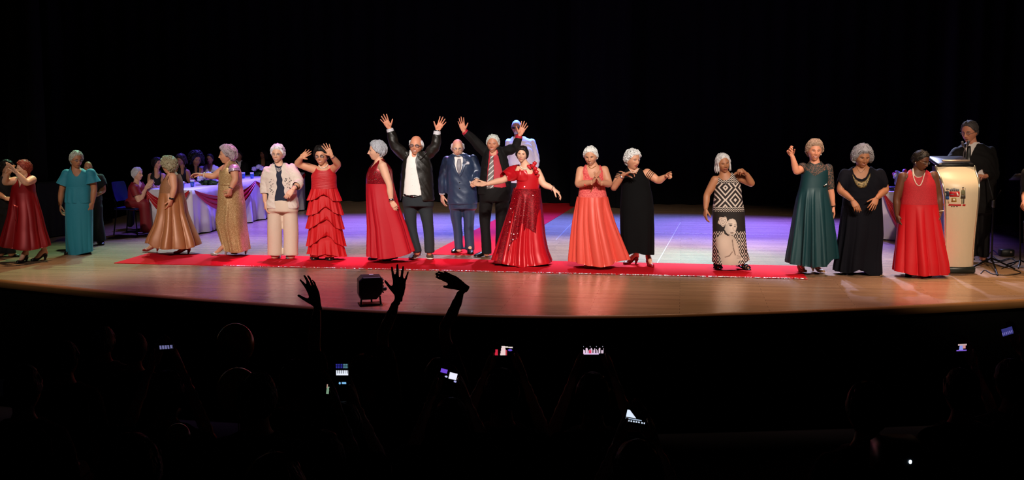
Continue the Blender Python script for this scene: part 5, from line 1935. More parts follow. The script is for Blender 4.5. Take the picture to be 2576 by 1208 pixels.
# --- speaker behind the lectern
f = Fig('person in a black suit and tie standing behind the lectern', CH, (1040, 1040))
f.torso((975, 228), (858, 262, 1112, 248), [(340, 862, 1118), (440, 880, 1125), (560, 900, 1118), (640, 905, 1115), (700, 915, 1110)], hip=680)
f.arm((868, 280), (795, 400, .12), (850, 440, .34), (900, 425, .44), 'R', (0, .2, -1), 'relax', 1.1)
f.arm((1104, 272), (1132, 440, .0), (1060, 450, .26), (1010, 430, .40), 'L', (0, .2, -1), 'relax', 1.1)
f.shoe(960, 1015, -14, 'oxford', BLACKL)
f.shoe(1046, 1030, -6, 'oxford', BLACKL)
f.tlegs = [[(955, 680, .1), (960, 800, .09), (968, 1000, .08)], [(1060, 680, .1), (1055, 800, .09), (1050, 1010, .08)]]
f.head(958, 138, 152, -48, 12, 0, .02, smile=.0, haircol='#4a4444', hair=dict(vol=.045, curl=.15, locks=80, front=.03, seed=35), glasses=dict(col='#3a3a40', r=.006, metal=1), lips='#7a4438')
f.body(RUDDY)
f.gown(mat('white_shirt', '#e4dcd8'), 'shirt', None, 640, .012, 90, 70, cut=[[(935, 120), (945, 215), (965, 232), (990, 215), (1000, 120)]], yback=230, armhole=.06)
shirt = f.last
f.trousers(BLK, 600, 700)
f.suit(BLK, 'jacket', 690, .026, (.020, .018), 1.86, [[(940, 210), (930, 260), (935, 330), (945, 400), (960, 330), (985, 270), (1010, 225), (1000, 200)]], wr=.006)
f.decal([(944, 240), (938, 300), (940, 380)], [(966, 240), (968, 300), (956, 380)], BLACKL, 'tie', shirt, off=.012)
# ================================================================= tables, chairs, lectern and stage gear
WHITE_CLOTH = mat('white_cloth', '#cfc9cf', .75, bump=.15, bscale=25)
SWAG = mat('swag_satin', '#a80c18', .36, spec=.6)


def cloth_table(A, Bp, Cp, h, label_t, label_c, swags, tails, seed, drop=.02, group=None):
    """A = near left, Bp = near right, Cp = far right corner on the floor"""
    A, Bp, Cp = [np.array(q, float) for q in (A, Bp, Cp)]
    D = A + Cp - Bp
    c = (A + Cp) / 2
    t = thing('banquet_table', tuple(c), label_t, 'table')
    u, v = unit(Cp - Bp), unit(A - Bp)
    top = np.array([A, Bp, Cp, D]) + [0, 0, h - .012]
    ins = np.array([p + (c - p) * .03 for p in top])
    mk('tabletop', capgrid(np.concatenate([ins, ins - [0, 0, .03]]), 2, 4), mat('table_wood', '#4a3a2c', .6), t, smooth=False)
    for p in ins:
        q = p + (c + [0, 0, p[2]] - p) * .12
        mk('leg', tube([q * [1, 1, 0] + [0, 0, .002], q * [1, 1, 0] + [0, 0, h - .04]], .02, 8), mat('table_metal', '#2a2a2c', .4, metal=.8), t)
    # cloth: top, then skirt with hanging folds
    per = []
    cor = [A, Bp, Cp, D]
    nn = []
    for k in range(4):
        a, b = cor[k], cor[(k + 1) % 4]
        L = np.linalg.norm(b - a)
        m = max(10, int(L * 26))
        for i in range(m):
            per.append(a + (b - a) * i / m)
            d = (b - a) / L
            nn.append(np.array([d[1], -d[0], 0]))
    per, nn = np.array(per), np.array(nn)
    if np.dot(nn[0], per[0] - c) < 0:
        nn = -nn
    s = np.arange(len(per)) / 26
    r = np.random.default_rng(seed)
    ph = r.uniform(0, 6, 4)
    rows = []
    inner = per + (c - per) * .9
    rows.append(inner * [1, 1, 0] + [0, 0, h])
    rows.append((per + (c - per) * .02) * [1, 1, 0] + [0, 0, h])
    for i, z in enumerate(np.linspace(h - .006, drop, 9)):
        q = i / 8
        w = .012 + q * (.035 * np.sin(s * 11 + ph[0] + .8 * np.sin(s * 2.1 + ph[1])) + .02 * np.sin(s * 23 + ph[2])) + .03 * q
        rows.append(per * [1, 1, 0] + nn * w[:, None] + [0, 0, z])
    n = len(per)
    VF = capgrid(np.concatenate(rows), len(rows), n, True, False)
    tc = mk('tablecloth', VF, WHITE_CLOTH, loc=tuple(c))
    tag(tc, label_c, 'tablecloth')
    for (p0, p1, n_out, sag, wid) in swags:
        p0, p1, n_out = np.array(p0), np.array(p1), np.array(n_out)
        m, k = 26, 12
        uu = np.linspace(0, 1, m)[:, None]
        ww = np.linspace(0, 1, k)[None]
        par = 4 * uu * (1 - uu)
        tp = par * sag * .45
        bt = .05 + par * sag
        dz = tp * (1 - ww) + bt * ww
        outw = .060 + .026 * np.sin(ww * 17 + uu * 2) * (.35 + .65 * par) + .05 * par * (.4 + .6 * ww) + .02 * ww
        P = p0[None, None] + (p1 - p0)[None, None] * np.broadcast_to(uu, (m, k))[..., None]
        P = P + n_out[None, None] * outw[..., None] - np.array([0, 0, 1.])[None, None] * dz[..., None]
        mk('swag', (P.reshape(-1, 3), gridF(m, k, wrap=False)), SWAG, tc)
    for (p, n_out, d, wid, L) in tails:
        p, n_out, d = np.array(p), np.array(n_out), np.array(d)
        m, k = 14, 16
        V = []
        for i in range(m):
            q = i / (m - 1)
            w = wid * (.55 + .45 * q)
            x = np.linspace(-.5, .5, k)[:, None]
            V.append(p + d * x * w + n_out * (.055 + .02 * np.sin(x * 26 + q)) + np.array([0, 0, -L * q]))
        mk('swag_tail', (np.concatenate(V), gridF(m, k, wrap=False)), SWAG, tc)
    return u, v, tc


H1 = .76
nl, nr = G(371, 598), G(484, 593)
fr_ = G(768, 527)
u1 = unit(fr_ - nr)
v1 = np.array([-u1[1], u1[0], 0])
if np.dot(v1, nl - nr) < 0:
    v1 = -v1
nl = nr + v1 * .78


def at_t(px, side, z=0.0):
    """point along the long table whose picture column is px, offset side metres across"""
    ts = np.linspace(-.6, 6.2, 400)
    P = nr[None] + u1[None] * ts[:, None] + v1[None] * side + np.array([0, 0, z])
    q = proj(P)[:, 0]
    return nr + u1 * np.interp(px, q, ts) + v1 * side + np.array([0, 0, z])


pA, pB = nr + [0, 0, H1], at_t(634, 0, H1)
Lp = np.linalg.norm(pB - pA)
sw = [(nl + [0, 0, H1], nr + [0, 0, H1], -u1, .36, 0)]
k = 0
while (k + 1) * Lp < np.linalg.norm(fr_ - nr) + .3:
    sw.append((pA + u1 * Lp * k, pA + u1 * min(Lp * (k + 1), np.linalg.norm(fr_ - nr)), -v1, .40, 0))
    k += 1
cloth_table(nl, nr, fr_, H1, 'long banquet table at the left under a white cloth', 'white tablecloth with red satin swags on the long left table', sw, [(nl + v1 * .02 + [0, 0, H1 - .02], unit(-u1 + v1 * .2), v1, .20, H1 - .06)], 3)

# right-hand table
H2 = .78
a2 = G(2213, 604)
b2 = a2 + SU * 1.15
c2 = b2 + SV * .7
cloth_table(a2, b2, c2, H2, 'small table behind the person in navy, under a white cloth', 'white tablecloth with a red swag on the small right table',
            [(a2 + SU * .02 + [0, 0, H2], a2 + SU * .95 + [0, 0, H2], -SV, .74, 0), (a2 + SV * .65 + [0, 0, H2], a2 + [0, 0, H2], -SU, .3, 0)], [], 9)


# chairs: steel legs, blue plastic shell
CHB, CHM = mat('chair_blue', '#1a2a66', .5), mat('chair_metal', '#141416', .4, metal=.7)


def chair_parts():
    def bent(w0, w1, y0, z0, y1, z1, nrow=10, curve=.04):
        V = []
        for i in range(nrow):
            q = i / (nrow - 1)
            w = (w0 + (w1 - w0) * q) * (1 - .18 * (abs(2 * q - 1) ** 4))
            x = np.linspace(-w / 2, w / 2, 11)
            y = y0 + (y1 - y0) * q - curve * (2 * x / w) ** 2
            V.append(np.stack([x, y, np.full(11, z0 + (z1 - z0) * q)], 1))
        V = np.concatenate(V)
        F = gridF(nrow, 11, wrap=False)
        V2 = V + [0, .014, 0]
        return np.concatenate([V, V2]), np.concatenate([F, F[:, ::-1] + len(V)])
    seat = box((0, 0, .445), (.43, .42, .03), .014)
    back = bent(.42, .44, .20, .56, .27, .88)
    legs = []
    for sx in (-1, 1):
        legs.append(tube([(sx * .2, -.2, .002), (sx * .185, -.17, .43)], .011, 8))
        legs.append(tube([(sx * .2, .23, .002), (sx * .19, .17, .43), (sx * .19, .20, .60)], .011, 8, sub=3))
    return seat, back, legs


SEAT, BACKR, LEGS = chair_parts()


def chair(pos, yaw, label, group):
    t = thing('chair', tuple(pos), label, 'chair', group)
    T = lambda VF: xf(VF, yaw, pos)
    mk('seat', T(SEAT), CHB, t)
    mk('backrest', T(BACKR), CHB, t)
    for l in LEGS:
        mk('leg', T(l), CHM, t)
    return t


# --- people sitting at the long table
def seated(label, crop, pos, face, head, sh, R, arms, shirt, skinm, legs_dark, hairkw, cut=(), chair_label=None, t1=1.85, legl=.42):
    f = Fig(label, crop, (0, 0), world=pos)
    z = lambda q: q
    f.torso(head['neck'], sh, R, hip=None)
    fd = np.array([math.sin(face), -math.cos(face), 0])
    sd = np.array([math.cos(face), math.sin(face), 0])
    f.zhip = max(f.R[-1][0], .46)
    for a in arms:
        f.arm(*a)
    for sgn in (-1, 1):
        Hh = np.array([pos[0], pos[1], .53]) + sd * sgn * .1
        K = Hh + fd * legl
        A_ = K * [1, 1, 0] + fd * .02 + [0, 0, .08]
        f.legs.append((Hh, K, A_, (.075, .055, .035)))
    hk = {k_: v_ for k_, v_ in head.items() if k_ != 'neck'}
    f.head(**hk, **hairkw)
    f.body(skinm)
    return f, fd, sd


BLACK_TOP = mat('black_top', '#0a090b', .8)
# red dress, clapping, at the near end
pos = at_t(344, 0) * 0 + G(338, 590)
f, fd, sd = seated('person in a dark red dress sitting on a blue chair, clapping', CN, pos, math.radians(78),
                   dict(neck=(350, 315), cx=360, cy=205, h=182, yaw=74, pitch=0, roll=0, d=.02, smile=.3, nose=1.1),
                   None, [(300, 322, 385, .06), (330, 295, 420, .11), (370, 262, 450, .16), (420, 255, 462, .18), (500, 252, 465, .17), (600, 258, 455, .17), (690, 262, 450, .18)],
                   [((318, 400, .16), (392, 588, .18), (478, 412, .08), (560, 300, .04), 'R', (0, -.9, .2), 'flat', 1.05), ((400, 400, -.14), (440, 560, -.14), (490, 420, -.03), (568, 308, .0), 'L', (0, .9, .2), 'flat', 1.0)],
                   None, FAIR, None, dict(haircol='#c6c2c4', hair=dict(vol=.07, curl=.15, locks=110, nape=-.06, cover=.08, seed=41), lips='#8a4444'), legl=.26)
WINE2 = mat('wine_jersey', '#7e0c16', .6)
f.gown(WINE2, 'dress', 318, 700, .016, 120, 80, cut=[[(330, 300), (340, 340), (400, 400), (430, 330), (400, 300)]], armhole=.06)
f.sleeve(0, 0, .55, .022, .026, WINE2, 'sleeve')
parts = [tube([q_ + [0, 0, .0] for q_ in (H_, K_)], [.10, .085], 14) for H_, K_, A_, r_q in f.legs] + [tube([K_, A_ + [0, 0, .05]], [.085, .10], 14) for H_, K_, A_, r_q in f.legs]
mk('skirt', vox(parts, .013), WINE2, f.root)
chair(pos - fd * .03, math.radians(78), 'blue chair with dark legs under the person clapping in red', 'chairs at the long table')

SEATED = [
    # label, head(px in CO), torso rings, extras
    ('person in a black off-shoulder top, seated behind the bronze gown', (530, 470), 395, dict(cx=535, cy=360, h=215, yaw=60, haircol='#17110f', hair=dict(vol=.10, curl=.3, locks=100, cover=.12, nape=-.1, seed=42)), (415, 580, 655, 580), [(690, 425, 650), (850, 430, 645), (980, 435, 645)], TAN, 'black'),
    ('person in black with loose dark brown hair, bare arm resting on the table', (1000, 430), 460, dict(cx=965, cy=295, h=220, yaw=-20, pitch=14, haircol='#2a1a14', hair=dict(vol=.13, curl=.8, locks=130, cover=.1, length=.35, seed=43)), (890, 510, 1090, 530), [(600, 895, 1085), (720, 900, 1080), (860, 900, 1080)], BROWN, 'black2'),
    ('person in black with very full black hair, leaning over the table', (1230, 420), 496, dict(cx=1240, cy=270, h=290, yaw=40, pitch=10, haircol='#0d0a0a', hair=dict(vol=.26, curl=.9, locks=150, thick=.05, cover=.15, length=.3, seed=44)), (1140, 480, 1330, 490), [(560, 1145, 1325), (680, 1150, 1320), (820, 1150, 1320)], BROWN, 'black2'),
    ('person in an open white shirt seated at the long table', (1490, 395), 528, dict(cx=1488, cy=285, h=185, yaw=-6, haircol='#1a1412', hair=dict(vol=.05, curl=.2, locks=80, seed=45)), (1330, 450, 1610, 450), [(520, 1330, 1615), (620, 1340, 1605), (740, 1345, 1600)], BROWN, 'white'),
    ('person in a dark suit and white shirt seated behind the gold gown', (2010, 330), 602, dict(cx=2012, cy=225, h=180, yaw=-10, haircol='#16110f', hair=dict(vol=.05, curl=.15, locks=80, seed=46)), (1890, 385, 2135, 385), [(470, 1885, 2140), (570, 1890, 2135), (680, 1895, 2130)], BROWN, 'suit'),
    ('person in dark clothes with long dark hair at the far end of the table', (2440, 310), 662, dict(cx=2450, cy=200, h=165, yaw=-35, haircol='#14100f', hair=dict(vol=.08, curl=.3, locks=90, length=.5, cover=.1, seed=47)), (2340, 365, 2550, 365), [(450, 2345, 2545), (540, 2350, 2540), (640, 2350, 2540)], BROWN, 'black'),
]
for (lab, neck, colx, hk, sh, R, sk, style) in SEATED:
    pos = at_t(colx, 1.16)
    face = math.atan2(-v1[0], v1[1])        # towards the table
    hair = {k_: hk.pop(k_) for k_ in ('haircol', 'hair')}
    cxm = (sh[0] + sh[2]) / 2
    sy_ = sh[1]
    arms = [((sh[0] + 14, sy_ + 15), (sh[0] - 10, sy_ + 165, .1), (sh[0] + 70, sy_ + 205, .36), (sh[0] + 140, sy_ + 205, .44), 'R', (.1, .2, -1), 'relax', 1.05),
            ((sh[2] - 14, sy_ + 15), (sh[2] + 10, sy_ + 165, .1), (sh[2] - 60, sy_ + 205, .36), (sh[2] - 130, sy_ + 205, .44), 'L', (-.1, .2, -1), 'relax', 1.05)]
    if style == 'black2' and 'bare arm' in lab:
        arms[1] = ((sh[2] - 14, sy_ + 15), (1125, 680, .06), (1270, 728, .2), (1370, 735, .24), 'L', (0, .1, -1), 'relax', 1.05)
    f, fd, sd = seated(lab, CO, pos, -face, dict(neck=neck, smile=.3, **hk), sh, R, arms, None, sk, None, dict(lips='#7a3a34', **hair))
    yb = R[-1][0]
    if style == 'white':
        f.suit(mat('white_shirt', '#e4dcd8'), 'shirt', yb, .02, (.022, .024), .8, [[(1440, 330), (1440, 420), (1480, 540), (1500, 540), (1540, 420), (1540, 330)]], wr=.004)
    elif style == 'suit':
        f.gown(mat('white_shirt', '#e4dcd8'), 'shirt', None, yb, .012, 70, 50, armhole=.06, cut=[[(1980, 250), (1985, 325), (2012, 345), (2040, 325), (2045, 250)]])
        f.suit(BLK, 'jacket', yb, .024, (.02, .018), 1.86, [[(1985, 300), (1990, 380), (2030, 470), (2050, 380), (2048, 300)]], wr=.004)
    else:
        cutp = [[(sh[0] + 60, 200), (sh[0] + 70, sy_ + 30), (cxm, sy_ + 70), (sh[2] - 70, sy_ + 30), (sh[2] - 60, 200)]]
        f.gown(BLACK_TOP, 'top', None, yb, .014, 90, 60, cut=cutp, armhole=.05)
        if style == 'black' and 'far end' in lab:
            f.sleeve(0, 0, 1.6, .012, .012, BLACK_TOP)
            f.sleeve(1, 0, 1.6, .012, .012, BLACK_TOP)
    tr = vox([tube([H_, K_], [.088, .07], 12) for H_, K_, A_, _q in f.legs] + [tube([K_, A_], [.07, .055], 12) for H_, K_, A_, _q in f.legs], .02)
    mk('trousers', tr, mat('black_cloth', '#0c0b0c'), f.root)
    chair(pos - fd * .05, -face, 'blue chair under the ' + lab.replace(' seated', '').replace(', bare arm resting on the table', '').replace(', leaning over the table', '').replace(' with long dark hair', ''), 'chairs at the long table')


# --- things on the tables
def flowers(pos, label, w, seed, cols, n=16, leaf=40):
    r = np.random.default_rng(seed)
    t = thing('flower_arrangement', tuple(pos), label, 'flowers')
    GRN = mat('leaf_green', '#35502e', .6)
    pos = np.array(pos)
    mk('foam_base', ell(pos + [0, 0, .035], (w * .42, .07, .045)), GRN, t)
    for k in range(leaf):
        a = r.uniform(0, 6.28)
        p0 = pos + [math.cos(a) * w * .3, math.sin(a) * .06, .04]
        d = np.array([math.cos(a) * r.uniform(.5, 1), math.sin(a) * .7, r.uniform(-.15, .7)])
        d = unit(d)
        L, wd = r.uniform(.07, .13), r.uniform(.014, .026)
        sd_ = unit(np.cross(d, [0, 0, 1.]))
        q = np.linspace(0, 1, 6)
        cen = p0 + d * (q * L)[:, None] - np.array([0, 0, 1.]) * (q ** 2 * L * .35)[:, None]
        ww = wd * np.sin(np.clip(q * .95 + .05, 0, 1) * math.pi) + .001
        V = np.concatenate([cen - sd_ * ww[:, None], cen + [0, 0, -.004], cen + sd_ * ww[:, None]])
        i = np.arange(5)
        F = np.concatenate([np.stack([i, i + 1, 6 + i + 1, 6 + i], 1), np.stack([6 + i, 6 + i + 1, 12 + i + 1, 12 + i], 1)])
        V2 = V.copy()
        V2[:, 2] = np.maximum(V2[:, 2], pos[2] + .004)
        mk('leaf', (V2, F), GRN, t)
    for k in range(n):
        a, b = r.uniform(-1, 1), r.uniform(-1, 1)
        c_ = pos + [a * w * .45, b * .08, .085 + .06 * (1 - a * a) + r.uniform(-.01, .03)]
        R_ = r.uniform(.034, .054)
        e = ell(c_, (R_, R_, R_ * .8), 20, 14)
        d = e[0] - c_
        th, ph = np.arctan2(d[:, 1], d[:, 0]), d[:, 2] / R_
        e = (c_ + d * (1 + .22 * np.sin(th * 3 + ph * 9) + .10 * np.sin(th * 7 - ph * 14))[:, None], e[1])
        e[0][:, 2] = np.maximum(e[0][:, 2], pos[2] + .006)
        col = cols[int(r.integers(0, len(cols)))]
        mk('flower', e, mat('petal_' + col[1:], col, .7), t)
    return t


flowers(at_t(526, .26, H1 + .002), 'long arrangement of white and red flowers on the left table', .42, 1, ['#e2dee0', '#e2dee0', '#d8d8e2', '#a80f18', '#aab8c8'], 24, 40)
flowers(at_t(655, .42, H1 + .002), 'arrangement of white and red flowers at the far end of the table', .28, 2, ['#d8d4e4', '#c8bce0', '#8e1030'], 12, 28)


def cup(pos, label, col):
    t = thing('cup', tuple(pos), label, 'cup', 'cups on the long table')
    prof = [(.026, .001), (.030, .004), (.034, .045), (.037, .085), (.034, .085), (.031, .045), (.027, .010)]
    mk('cup_body', lathe(prof, 20, pos), mat('cup_' + col[1:], col, .2, spec=.6), t)
    mk('napkin', xf((lathe([(.004, .03), (.020, .06), (.038, .105), (.030, .112), (.010, .08)], 9)), .4, pos), mat('napkin', '#e0e0ea', .9), t)


for px_, sd_, lab in ((484, .30, 'small blue cup with a white napkin beside the flower arrangement'), (459, .30, 'small blue cup half hidden behind the bronze gown'), (634, .22, 'small blue cup near the far flower arrangement'), (612, .40, 'small blue cup behind the gold gown')):
    cup(at_t(px_, sd_, H1 + .002), lab, '#3f62b8')

# right table: bouquet in wrapping, dark tray
tp = a2 + SU * .27 + SV * .25 + [0, 0, H2 + .002]
t = thing('tray', tuple(tp), 'dark tray on the small right table', 'tray')
mk('tray_base', xf(box((0, 0, .03), (.26, .2, .06), .012), -STY, tp), mat('tray_dark', '#10121a', .3), t)
mk('tray_label', xf(box((0, -.102, .03), (.10, .004, .018)), -STY, tp), mat('label_white', '#b8b8c0', .5), t)
tb = tp + [0, 0, .062]
t = thing('bouquet', tuple(tb), 'bouquet of red and white flowers in crinkled clear wrapping on the tray', 'bouquet')
r_ = np.random.default_rng(11)
wr_ = lathe([(.02, .0), (.05, .03), (.09, .12), (.13, .22), (.10, .23), (.06, .14)], 36, (0, 0, 0))
dd = wr_[0]
wr_ = (dd * (1 + .16 * np.sin(np.arctan2(dd[:, 1], dd[:, 0]) * 9 + dd[:, 2] * 40))[:, None] * [1, 1, 0] + dd * [0, 0, 1], wr_[1])
mk('wrapping', xf(wr_, 0, tb, ry=.5), mat('cellophane', '#9aa0a8', .12, spec=1.0, metal=.3), t)
for k in range(12):
    c_ = tb + [r_.uniform(-.05, .20), r_.uniform(-.08, .08), r_.uniform(.14, .27)]
    R_ = r_.uniform(.022, .036)
    e = ell(c_, (R_,) * 3, 14, 10)
    d = e[0] - c_
    e = (c_ + d * (1 + .22 * np.sin(np.arctan2(d[:, 1], d[:, 0]) * 3 + d[:, 2] / R_ * 9))[:, None], e[1])
    mk('flower', e, mat('petal_%d' % (k % 3), ('#a80f18', '#c8ccd0', '#b02850')[k % 3], .7), t)

# --- lectern
f = Fig('tall cream lectern with curved front and a painted coat of arms', CH, (893, 1118), name='lectern', cat='lectern')
o = f.o
zt = lambda y: f.Z(y)
ys = np.array([384, 420, 470, 520, 600, 700, 800, 900, 1000, 1072])
xl = np.array([740, 741, 746, 752, 762, 771, 778, 784, 789, 791])
xr = np.array([1000, 998, 995, 990, 985, 980, 976, 974, 973, 973])
fy = np.array([.05, .00, -.10, -.145, -.150, -.125, -.09, -.055, -.025, -.01])
q = np.linspace(0, 9, 50)
ys, xl, xr, fy = [cr(np.array(w)[:, None], 6)[:, 0] for w in (ys, xl, xr, fy)]
rows, rim = [], []
for y_, a_, b_, w_ in zip(ys, xl, xr, fy):
    A_, B_ = f.P(a_, y_), f.P(b_, y_)
    t_ = np.linspace(0, 1, 25)
    arc = .055 * (1 - (2 * t_ - 1) ** 2)
    rows.append(np.stack([A_[0] + (B_[0] - A_[0]) * t_, o[1] + w_ - arc, np.full(25, A_[2])], 1))
P_ = np.array(rows)
m_, k_ = P_.shape[:2]
PANEL = mat('lectern_cream', '#d8c8aa', .38, spec=.4)
pv = P_.reshape(-1, 3)
pf = gridF(m_, k_, wrap=False)
back = pv + [0, .02, 0]
pan = (np.concatenate([pv, back]), np.concatenate([pf, pf[:, ::-1] + len(pv)]))
mk('front_panel', pan, PANEL, f.root)
f.last = BVHTree.FromPolygons(pv.tolist(), pf.tolist())
f.bvh = f.last
EDGEM = mat('lectern_edge', '#d2cbbb', .22, metal=.85)
for side in (0, -1):
    e = P_[:, side]
    sg = -1 if side == 0 else 1
    mk('edge_rail', tube(e + [sg * .006, .012, 0], .016, 8, flat=(1, 1.4)), EDGEM, f.root)
    V = np.concatenate([e + [sg * -.004, .02, 0], e * [1, 0, 1] + [sg * -.03, o[1] + .30, 0]])
    mk('side_panel', (V, gridF(2, m_, wrap=False)), mat('lectern_black', '#0c0c0d', .4), f.root)
DK = mat('lectern_black', '#0c0c0d')
zt0, zb0 = P_[0, 0, 2], P_[-1, 0, 2]
cxm = (P_[0, 0, 0] + P_[0, -1, 0]) / 2
cxb = (P_[-1, 0, 0] + P_[-1, -1, 0]) / 2
wt = P_[0, -1, 0] - P_[0, 0, 0]
mk('reading_desk', xf(box((0, 0, 0), (wt * .98, .42, .05), .015), 0, (cxm, o[1] + .22, zt0 + .055), rx=.20), DK, f.root)
mk('desk_lip', box((f.P(868, 342)[0], o[1] + .02, f.P(868, 342)[2]), (.36, .03, .024), .008), mat('lip_metal', '#b09c8c', .35, metal=.6), f.root)
mk('plinth', box((cxb + .005, o[1] + .13, (zb0 + o[2]) / 2 + .002), (f.P(1000, 1100)[0] - f.P(786, 1100)[0], .36, zb0 - o[2] - .004), .012), mat('plinth_dark', '#20261f', .4), f.root)
for sx, (x0, y0, x1, y1) in ((0, (930, 332, 912, 236)), (1, (918, 334, 945, 232))):
    a_, b_ = f.P(x0, y0, -.12), f.P(x1, y1, -.04)
    g_ = thing('gooseneck_microphone', tuple(a_), ('thin gooseneck microphone on the lectern, nearer the speaker', 'thin gooseneck microphone on the lectern, pointing right')[sx], 'microphone')
    mk('stem', tube([a_ - [0, 0, .05], a_ * .6 + b_ * .4 + [.02 - .04 * sx, 0, .02], b_], .006, 8, sub=5), mat('mic_stem', '#8f8f94', .35, metal=.8), g_)
    mk('mic_head', tube([b_, b_ + unit(b_ - a_) * .05], [.014, .017], 12), mat('mic_grille', '#5a5a62', .4, metal=.6, bump=.5, bscale=400), g_)
# coat of arms
CQ = (2330, 380, 7.553)
keepcr, f.cr = f.cr, CQ
EM = {k_: mat('emblem_' + k_, c_, .5) for k_, c_ in dict(red='#b3121c', grey='#5c6068', gold='#a5823e', blue='#1d4a86', navy='#1d2c40', skin='#b89a7c', brown='#3a342c', olive='#6a6a4a', white='#e8e2d4').items()}


def em(left, right, col, name, off=.003):
    f.decal(left, right, EM[col], name, f.last, off=off, th=.0025, sub=2, across=4)


em([(440, 772), (440, 820), (446, 870)], [(634, 772), (636, 820), (630, 870)], 'red', 'shield')
em([(450, 822), (450, 836)], [(530, 816), (530, 832)], 'grey', 'shield_bar', .005)
em([(572, 790), (580, 820), (588, 850)], [(600, 790), (612, 825), (618, 852)], 'white', 'shield_charge', .005)
for k_, x_ in enumerate((452, 486, 522, 560, 596)):
    em([(x_ + (k_ - 2) * 2 - 4, 704 + abs(k_ - 2) * 8), (x_, 768)], [(x_ + (k_ - 2) * 2 + 26, 704 + abs(k_ - 2) * 8), (x_ + 30, 768)], 'grey', 'crown_tower')
em([(484, 888), (478, 968)], [(570, 888), (578, 968)], 'gold', 'gold_shield')
em([(510, 912), (506, 945)], [(542, 912), (548, 945)], 'white', 'gold_charge', .005)
em([(384, 712), (378, 738)], [(426, 712), (438, 734)], 'navy', 'hat')
em([(390, 738), (394, 762)], [(424, 738), (420, 762)], 'skin', 'face')
em([(364, 764), (352, 810), (342, 872)], [(428, 764), (440, 810), (436, 862)], 'navy', 'coat')
em([(366, 862), (362, 922)], [(434, 862), (436, 922)], 'blue', 'breeches', .004)
em([(362, 922), (356, 996)], [(384, 922), (382, 996)], 'skin', 'stocking')
em([(408, 922), (412, 996)], [(430, 922), (436, 996)], 'skin', 'stocking')
em([(688, 698), (690, 738)], [(716, 698), (714, 738)], 'skin', 'face', .005)
em([(684, 688), (684, 706)], [(720, 688), (720, 706)], 'brown', 'headdress', .006)
em([(672, 740), (662, 790), (668, 832)], [(730, 740), (742, 790), (734, 832)], 'olive', 'figure_tunic')
em([(664, 832), (650, 906)], [(736, 832), (744, 906)], 'brown', 'figure_skirt')
em([(668, 906), (672, 1002)], [(690, 906), (690, 1002)], 'olive', 'figure_leg')
em([(704, 906), (704, 1002)], [(726, 906), (722, 1002)], 'brown', 'figure_leg')
em([(736, 700), (742, 900)], [(744, 700), (748, 900)], 'grey', 'staff')
em([(318, 1002), (318, 1036)], [(750, 1014), (744, 1048)], 'red', 'ribbon')
for x_ in (474, 516, 572):
    em([(x_, 1048), (x_ + 2, 1066)], [(x_ + 26, 1048), (x_ + 24, 1066)], 'brown', 'ribbon_letter')
f.cr = keepcr

# --- floor spot on the apron
f = Fig('black floor light fixture with a white sticker, near the stage edge', (880, 670, 9.29), (480, 880), name='floor_light', cat='stage light')
o = f.o
BLKP = mat('fixture_black', '#0a0a0c', .45)
w_, h_ = .27, .255
pr = np.array([(-.115, 0), (.06, 0), (.115, .055), (.135, .10), (.135, .215), (.11, h_), (-.09, h_), (-.135, .215), (-.135, .05)])
V = np.concatenate([np.stack([pr[:, 0] * s_, np.full(9, y_), (pr[:, 1] - .12) * s_ + .12], 1) for y_, s_ in ((-.11, .90), (-.10, .97), (.08, 1.0), (.15, .94), (.155, .88))])
bd = capgrid(V, 5, 9)
yawl = .22
T = lambda VF: xf(VF, yawl, o + [0, 0, .062])
mk('housing', T(bd), BLKP, f.root, smooth=False)
mk('sticker', T(box((.02, .06, h_ + .001), (.045, .04, .003))), mat('sticker_white', '#e8e8ec', .6), f.root, smooth=False)
for k_ in range(5):
    mk('cooling_fin', T(box((.138, .02, .07 + .035 * k_), (.016, .16, .012), .003)), BLKP, f.root)
for (x_, y_) in ((-.10, -.06), (.10, -.06), (.02, .08)):
    mk('leg', xf(tube([(x_ * 1.1, y_, -.056), (x_, y_, .03)], .010, 8), yawl, o + [0, 0, .062]), BLKP, f.root)
mk('base_plate', xf(box((0, 0, .004), (.25, .22, .007), .002), yawl, o), BLKP, f.root)
kb = mk('knob', T(tube([(.135, 0, .10), (.165, 0, .10)], .022, 12)), BLKP, f.root)

# --- microphone stand, box and cables behind the lectern
f = Fig('black microphone stand with folding legs behind the lectern', (2430, 400, 3.774), (240, 1010), name='microphone_stand', cat='stand')
SB = mat('stand_black', '#121214', .4, metal=.5)
o = f.o
pt = f.P(262, 430)
mk('pole', tube([o + [0, 0, .06], pt], .013, 10), SB, f.root)
mk('clamp', tube([pt - [0, 0, .03], pt + [0, 0, .04]], .024, 10), mat('clamp_grey', '#4a4c50', .4, metal=.6), f.root)
mk('boom', tube([f.P(330, 300, .1), pt + [0, 0, .02], f.P(205, 180, -.1)], .010, 8), SB, f.root)
for x_, y_ in ((300, 1102), (70, 1025), (460, 1042)):
    q_ = f.px(x_, y_)
    mk('leg', tube([o + [0, 0, .10], G(q_[0], q_[1], .012)], .012, 8), SB, f.root)
q_ = G(2430 + 380 / 3.774, 400 + 922 / 3.774)
t = thing('stage_box', tuple(q_), 'small black cable box on the floor behind the lectern', 'box')
mk('box_body', box(q_ + [0, 0, .05], (.19, .14, .10), .012), mat('box_black', '#151412', .5), t)
mk('box_socket', box(q_ + [.04, -.073, .065], (.03, .006, .025), .003), mat('socket', '#8a7a70', .4), t)
CAB = mat('cable_black', '#1a1210', .6)
